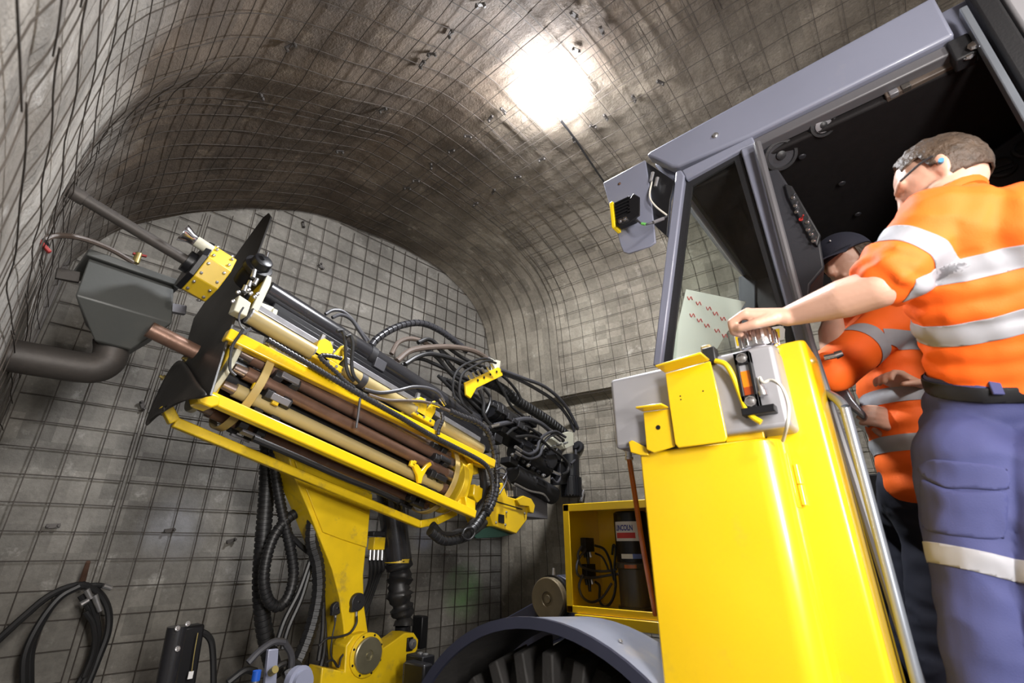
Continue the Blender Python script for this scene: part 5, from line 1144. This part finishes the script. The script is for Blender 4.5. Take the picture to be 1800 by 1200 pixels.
# ---------------- the man in the doorway, seen from behind, left hand on the filler cap
pel, wai = P(1775, 745, d=1.23), P(1770, 655, d=1.21)
che, uch = P(1752, 500, d=1.15), P(1735, 415, d=1.14)
lsh, rsh = P(1652, 392, d=1.17), P(1850, 395, d=1.06)
nek, H1 = P(1668, 352, d=1.24), P(1650, 316, d=1.29)
elb = P(1545, 505, d=1.17)
W1, K1 = P(1384, 556, d=1.345), P(1312, 549, d=1.40)
PER = thing('person', 'person in orange reflective shirt and navy trousers leaning into the cab, hand on filler cap', 'person', V((pel.x, pel.y, 0.9)))
g = G()
upv = (ZU * 0.93 + (-RT) * 0.22 + FW * 0.3).normalized(); fdir, sdir = head(g, H1, -RT * 0.62 + FW * 0.70 - ZU * 0.25, upv, 0.98)
chain(g, [H1 - upv * 0.03 - fdir * 0.03, nek, uch.lerp(nek, 0.4)], [0.058, 0.060, 0.075])
chain(g, [uch, che, wai, pel], [0.10, 0.10, 0.10, 0.10]); chain(g, [uch, lsh], [0.08, 0.06])
m1 = elb.lerp(W1, 0.35); chain(g, [lsh, elb, m1, W1.lerp(m1, 0.2), W1], [0.055, 0.050, 0.051, 0.033, 0.028])
hand(g, W1, K1, ZU * 0.85 - FW * 0.45, -1, 1.0, 1.15)
body = fuse(g, 0.0045, 5)
bod = finish(body, 'body', 'skin', PER)
# hair: shell over the crown and back of the skull
def hair_mesh(H, f, up, sd, s, keep):
    g = G(); g.ell(H + up * 0.016 * s - f * 0.012 * s, [f * 0.108 * s, sd * 0.085 * s, up * 0.108 * s], 64, 40)
    me = bpy.data.meshes.new('hair'); me.from_pydata([tuple(v) for v in g.v], [], g.f); bm = bmesh.new(); bm.from_mesh(me)
    bmesh.ops.delete(bm, geom=[q for q in bm.faces if not keep((q.calc_center_median() - H).dot(f) / s, (q.calc_center_median() - H).dot(up) / s, abs((q.calc_center_median() - H).dot(sd)) / s)], context='FACES')
    bm.normal_update()
    for v in bm.verts: v.co += v.normal * (noise.noise(v.co * 60) * 0.004 + noise.noise(v.co * 140) * 0.003)
    bm.to_mesh(me); bm.free(); return me
ho = finish(hair_mesh(H1, fdir, upv, sdir, 0.98, lambda a, b, c: (b > 0.05 and a < 0.05) or (a < -0.002 and b > -0.055 + 0.2 * max(0, a + 0.06)) or (a < 0.012 and b > 0.0)), 'hair', 'hair', PER)
sm = ho.modifiers.new('solid', 'SOLIDIFY'); sm.thickness = 0.004
ear = H1 - fdir * 0.010 + sdir * 0.088 - upv * 0.012
G().cyl(ear, ear + sdir * 0.014 - upv * 0.004, 0.006, n=10).build('ear_plug', 'ear_blue', PER)
G().tube([ear + upv * 0.028, ear + upv * 0.034 + fdir * 0.03 - sdir * 0.006, ear + upv * 0.034 + fdir * 0.08 - sdir * 0.022], 0.003).build('glasses_arm', 'black_plastic', PER)
# shirt
g = G()
spn = (uch - wai).normalized(); fwd = FW
def tors(c, hw, hd, hh, tilt=0.0):
    ax = (RT * 0.94 - FW * 0.34).normalized(); up_ = spn; ax = (ax - up_ * ax.dot(up_)).normalized(); de = ax.cross(up_); g.ell(c, [ax * hw, de * hd, up_ * hh], 24, 16)
for t_, hw, hd in ((0.0, 0.165, 0.125), (0.15, 0.168, 0.125), (0.3, 0.172, 0.125), (0.45, 0.178, 0.127), (0.6, 0.186, 0.127), (0.75, 0.19, 0.122), (0.9, 0.18, 0.11)):
    tors(wai.lerp(uch, t_) + RT * 0.01, hw, hd, 0.075)
chain(g, [uch, uch.lerp(nek, 0.75)], [0.10, 0.066])
chain(g, [lsh.lerp(uch, 0.35), lsh, lsh.lerp(elb, 0.35), lsh.lerp(elb, 0.80)], [0.105, 0.088, 0.075, 0.068])
chain(g, [rsh.lerp(uch, 0.35), rsh, rsh + V((0.05, -0.08, -0.25))], [0.105, 0.09, 0.07])
tors(wai + spn * -0.03, 0.160, 0.122, 0.06)
cuff = lsh.lerp(elb, 0.78); ad = (elb - lsh).normalized()
for k in range(3):
    ro = G(); c = lsh.lerp(elb, 0.70 + 0.09 * k); s_ = ad.orthogonal().normalized(); q_ = ad.cross(s_)
    g.tube([c + (s_ * math.cos(a) + q_ * math.sin(a)) * (0.069 - 0.001 * k) + ad * 0.012 * math.sin(a * 3 + k * 1.7) for a in [2 * PI * i / 24 for i in range(25)]], 0.0125, n=8, sub=0)
shirt = fuse(g, 0.0075, 9)
folds(shirt, 0.0095, (10, 10, 16), (26, 20, 12), ((cuff, 0.10, 0.009), (wai, 0.16, 0.004), (lsh.lerp(che, 0.4), 0.14, 0.004)))
bs = surf(shirt)
arm_side = lambda q: (q - lsh).dot(ad) > 0.045 and ((q - lsh) - ad * (q - lsh).dot(ad)).length < 0.105
def plane_of(pts):
    a, b, c = pts; n = (b - a).cross(c - a).normalized(); return a, n if n.dot(spn) > 0 else -n
def tape_on(px, wid, extra):
    q = [on(bs, *p) for p in px]
    if any(x is None for x in q): return None
    a = q[0]; d_ = (q[1] - q[0]).normalized(); n = (spn - d_ * spn.dot(d_)).normalized(); return band(shirt, a, n, wid, 0.0022, None, [(P(1606, 500, d=1.1), RT + UP * 0.15)])
torso_side = lambda q: not arm_side(q)
tapes = [tape_on(((1690, 476), (1788, 452)), 0.052, torso_side), tape_on(((1692, 588), (1788, 566)), 0.056, torso_side)]
td = (che - lsh); td = (td - ad * td.dot(ad)).normalized()
tapes.append(band(shirt, lsh.lerp(elb, 0.50), ad, 0.050, 0.0022, None, [(lsh + td * 0.086, -td)]))
hem = spn
trim(shirt, wai - spn * 0.008, spn)
so = finish(shirt, 'shirt', 'hivis', PER)
for m_ in tapes:
    if m_: 
        o = finish(m_, 'reflective_tape', 'tape', so); s_ = o.modifiers.new('solid', 'SOLIDIFY'); s_.thickness = 0.002
# collar
G().tube([nek + (sdir * math.cos(a) * 0.072 + fdir * math.sin(a) * 0.068) - upv * 0.012 for a in [2 * PI * i / 24 for i in range(25)]], 0.012, n=8, sub=0).build('collar', 'hivis', so)
# trousers
g = G()
axp = (RT * 0.94 - FW * 0.34).normalized(); dep = (FW - ZU * FW.z).normalized()
dep = (dep - axp * dep.dot(axp)).normalized()
for z_, hw, hd in ((0.03, 0.158, 0.122), (-0.02, 0.165, 0.130), (-0.08, 0.175, 0.140), (-0.14, 0.180, 0.142)):
    c = wai + (pel - wai).normalized() * (-z_) * 1.0; g.ell(c, [axp * hw, dep * hd, ZU * 0.07], 24, 14)
lh, lk, la = P(1708, 800, d=1.22), P(1722, 1010, d=1.14), P(1772, 1320, d=1.02)
rh_, rk, ra = P(1850, 820, d=1.12), P(1880, 1040, d=1.02), P(1900, 1350, d=0.95)
chain(g, [lh, lh.lerp(lk, 0.5), lk, lk.lerp(la, 0.5), la], [0.118, 0.108, 0.092, 0.086, 0.078]); chain(g, [rh_, rk, ra], [0.112, 0.085, 0.07])
tro = fuse(g, 0.0075, 9); folds(tro, 0.010, (7, 7, 8), (17, 13, 18), ((lk, 0.22, 0.009), (lh, 0.15, 0.006)))
bt_ = surf(tro)
def inpoly(u, v, poly):
    c = False; j = len(poly) - 1
    for i in range(len(poly)):
        if (poly[i][1] > v) != (poly[j][1] > v) and u < (poly[j][0] - poly[i][0]) * (v - poly[i][1]) / (poly[j][1] - poly[i][1]) + poly[i][0]: c = not c
        j = i
    return c
def px_patch(me, poly, lift): return patch(me, lambda c, n: n.dot(c - CAM) < 0 and inpoly(*pixel(c), poly), lift)
flap = px_patch(tro, [(1612, 822), (1640, 806), (1700, 812), (1775, 820), (1778, 864), (1700, 858), (1668, 862), (1620, 836)], 0.005)
pock = px_patch(tro, [(1616, 838), (1668, 862), (1772, 864), (1768, 950), (1690, 944), (1624, 932)], 0.003)
kt = [on(bt_, *p) for p in ((1650, 972), (1715, 985), (1785, 1002))]
ktape = None
if all(kt):
    a, n = plane_of(kt); ktape = band(tro, a, n, 0.046, 0.0022, lambda q: (q - lk).length < 0.30)
belt_m = band(tro, wai + ZU * -0.022, (wai - pel).normalized(), 0.036, 0.004)
trim(tro, wai + (wai - pel).normalized() * 0.01, (pel - wai).normalized())
to_ = finish(tro, 'trousers', 'navy_cloth', PER)
for m_, nm, mt_ in ((flap, 'pocket_flap', 'navy_cloth'), (pock, 'cargo_pocket', 'navy_cloth'), (ktape, 'reflective_tape', 'tape'), (belt_m, 'belt', 'belt')):
    if m_ and len(m_.polygons):
        o = finish(m_, nm, mt_, to_); s_ = o.modifiers.new('solid', 'SOLIDIFY'); s_.thickness = 0.003
lo_ = on(bt_, 1744, 672)
if lo_: G().box(lo_ - FW * 0.004, (0.022, 0.008, 0.06), Matrix((axp, dep, ZU)).transposed()).build('belt_loop', 'navy_cloth', to_, bevel=0.002)
# boots on the cab step
for q in (la, ra):
    f0 = V((q.x, q.y, 0.93)); g = G(); capsule(g, f0 + V((-0.05, 0, 0.0)), f0 + V((0.14, 0.03, -0.02)), 0.05, 0.042); capsule(g, f0 + V((-0.03, 0, 0)), V((q.x, q.y, q.z)), 0.05, 0.06)
    finish(fuse(g, 0.009, 3), 'boot', 'belt', PER)
G().bb((1.25, -0.75, 0.84), (1.72, 0.1, 0.88)).build('cab_step', 'black_paint', RIG, bevel=0.006)

# ---------------- the man seated inside the cab
H2 = P(1490, 462, d=1.84); n2 = P(1530, 520, d=1.86); c2_ = P(1592, 640, d=1.78); p2_ = P(1625, 860, d=1.62)
s2 = P(1575, 560, d=1.70); e2 = P(1476, 640, d=1.60); s3 = P(1560, 520, d=2.02); e3 = P(1450, 610, d=1.92)
P2 = thing('person', 'seated person in dark cap and orange reflective shirt inside the cab, half hidden', 'person', V((p2_.x, p2_.y, 0.9)))
g = G(); up2 = (ZU * 0.9 - RT * 0.30 + FW * 0.1).normalized()
f2, sd2 = head(g, H2, -RT * 0.90 - FW * 0.25 - ZU * 0.5, up2, 1.0)
chain(g, [H2 - up2 * 0.05, n2, c2_, p2_], [0.058, 0.060, 0.11, 0.11])
chain(g, [c2_, s2, e2, P(1462, 585, d=1.68), P(1465, 552, d=1.76)], [0.08, 0.055, 0.05, 0.042, 0.028]); hand(g, P(1465, 552, d=1.76), P(1478, 515, d=1.80), -RT + ZU * 0.2, 1, 0.9)
wa, ka = P(1612, 684, d=1.62), P(1570, 662, d=1.60); chain(g, [P(1660, 720, d=1.66), wa], [0.04, 0.028]); hand(g, wa, ka, ZU - RT * 0.2, -1, 0.45)
wb, kb = P(1596, 752, d=1.66), P(1556, 735, d=1.62); chain(g, [P(1600, 760, d=1.70), wb.lerp(kb, -0.3)], [0.036, 0.026]); hand(g, wb, kb, ZU * 0.4 - FW, -1, 0.35)
finish(fuse(g, 0.006, 4), 'body', 'skin', P2)
h2 = finish(hair_mesh(H2, f2, up2, sd2, 1.0, lambda a, b, c: (a < 0.03 and b > -0.03) or (b > 0.03)), 'hair', 'hair', P2)
capm = G().ell(H2 + up2 * 0.030 - f2 * 0.004, [f2 * 0.112, sd2 * 0.092, up2 * 0.098], 40, 26); me = bpy.data.meshes.new('cap'); me.from_pydata([tuple(v) for v in capm.v], [], capm.f)
trim(me, H2 + up2 * 0.022, (up2 + f2 * 0.10).normalized()); co_ = finish(me, 'cap', 'cap_cloth', P2); s_ = co_.modifiers.new('solid', 'SOLIDIFY'); s_.thickness = 0.003
br = G(); n_ = 14
for i in range(n_ + 1):
    a = -1.15 + 2.3 * i / n_; d_ = f2 * math.cos(a) * 0.112 + sd2 * math.sin(a) * 0.092; ext = f2 * (0.075 * math.cos(a) ** 0.6 if math.cos(a) > 0 else 0)
    br.v += [H2 + up2 * 0.028 + d_, H2 + up2 * (0.016 - 0.03 * abs(a) * 0.4) + d_ + ext]
br.f = [(2 * i, 2 * i + 1, 2 * i + 3, 2 * i + 2) for i in range(n_)]; b_ = br.build('cap_brim', 'cap_cloth', co_); s_ = b_.modifiers.new('solid', 'SOLIDIFY'); s_.thickness = 0.004
cb_ = surf(me); bl = on(BVHTree.FromPolygons([v.co + base_of(P2) for v in me.vertices], [tuple(p.vertices) for p in me.polygons]), 1460, 426)
if bl: 
    for k in (-0.006, 0.006): G().ell(bl + up2 * k + sd2 * k * 0.4, [f2 * 0.003, sd2 * 0.003, up2 * 0.004], 8, 6).build('cap_badge', 'white_paint', co_)
g = G(); sp2 = (n2 - p2_).normalized()
for t_ in range(9):
    c = p2_.lerp(n2, 0.02 + t_ * 0.095); ax = (RT * 0.5 + FW * 0.86).normalized(); ax = (ax - sp2 * ax.dot(sp2)).normalized(); g.ell(c, [ax * (0.17 if t_ < 7 else 0.15), sp2.cross(ax) * 0.12, sp2 * 0.09], 20, 12)
chain(g, [c2_.lerp(n2, 0.5), s2, s2.lerp(e2, 0.5), e2 + (e2 - s2) * 0.12], [0.10, 0.085, 0.075, 0.074]); chain(g, [n2, s3, s3.lerp(e3, 0.7)], [0.09, 0.08, 0.066])
chain(g, [P(1690, 700, d=1.72), P(1640, 705, d=1.66)], [0.07, 0.058])
sh2 = fuse(g, 0.010, 8); folds(sh2, 0.005, (10, 10, 14), (22, 20, 14)); ad2 = (e2 - s2).normalized()
td2 = c2_ - s2; td2 = (td2 - ad2 * td2.dot(ad2)).normalized()
b2_ = surf(sh2); tp = [band(sh2, s2.lerp(e2, 0.62), ad2, 0.05, 0.002, None, [(s2 + td2 * 0.086, -td2)])]
far_arm = lambda q: not (((q - s2) - ad2 * (q - s2).dot(ad2)).length < 0.10 and (q - s2).dot(ad2) > 0.04)
for t_ in (0.66, 0.42, 0.2): tp.append(band(sh2, p2_.lerp(n2, t_), sp2, 0.052, 0.002, None, [(P(1545, 600, d=1.6), RT)]))
s2o = finish(sh2, 'shirt', 'hivis', P2)
for m_ in tp: finish(m_, 'reflective_tape', 'tape', s2o)
g = G(); chain(g, [p2_, P(1600, 930, d=1.85), P(1620, 1180, d=1.7)], [0.13, 0.10, 0.075]); chain(g, [p2_, P(1650, 950, d=1.6), P(1660, 1220, d=1.5)], [0.13, 0.10, 0.075]); t2m = fuse(g, 0.012, 6); folds(t2m, 0.006)
finish(t2m, 'trousers', 'shaded_navy_cloth', P2)
G().bb((1.95, -0.75, 0.9), (2.5, -0.2, 1.35)).build('seat_base', 'cab_lining', RIG, bevel=0.03)
# pale sheet with red marks modelling a reflection in the window, yellow sticker on the pane
pp = [P(u, v, x=1.95) for u, v in ((1206, 508), (1311, 530), (1252, 626), (1176, 640))]
t = thing('reflection_sheet', 'pale sheet with red marks standing for a reflection in the cab side window', 'pane_reflection', pp[3])
G().prism(pp, (0.002, 0, 0)).build('sheet', 'pane_reflection', t)
for k in range(10):
    u = 1212 + (k % 5) * 14 + random.uniform(-4, 4); v = 524 + (k // 5) * 30 + (k % 5) * 9
    hose('red_mark', [P(u + q * 3, v + (3 if q % 2 else -3), x=1.948) for q in range(4)], 0.0016, 'red_ink', t, n=5, sub=3)
o = G().prism([P(u, v, x=CX - 0.003) for u, v in ((1290, 588), (1372, 572), (1380, 578), (1378, 596), (1294, 612))], (0.002, 0, 0)); o = o.build('sticker_edge', 'white_paint', RIG)
G().prism([P(u, v, x=CX - 0.0045) for u, v in ((1292, 592), (1370, 577), (1371, 593), (1296, 608))], (0.001, 0, 0)).build('window_sticker', 'cable_yellow', o)
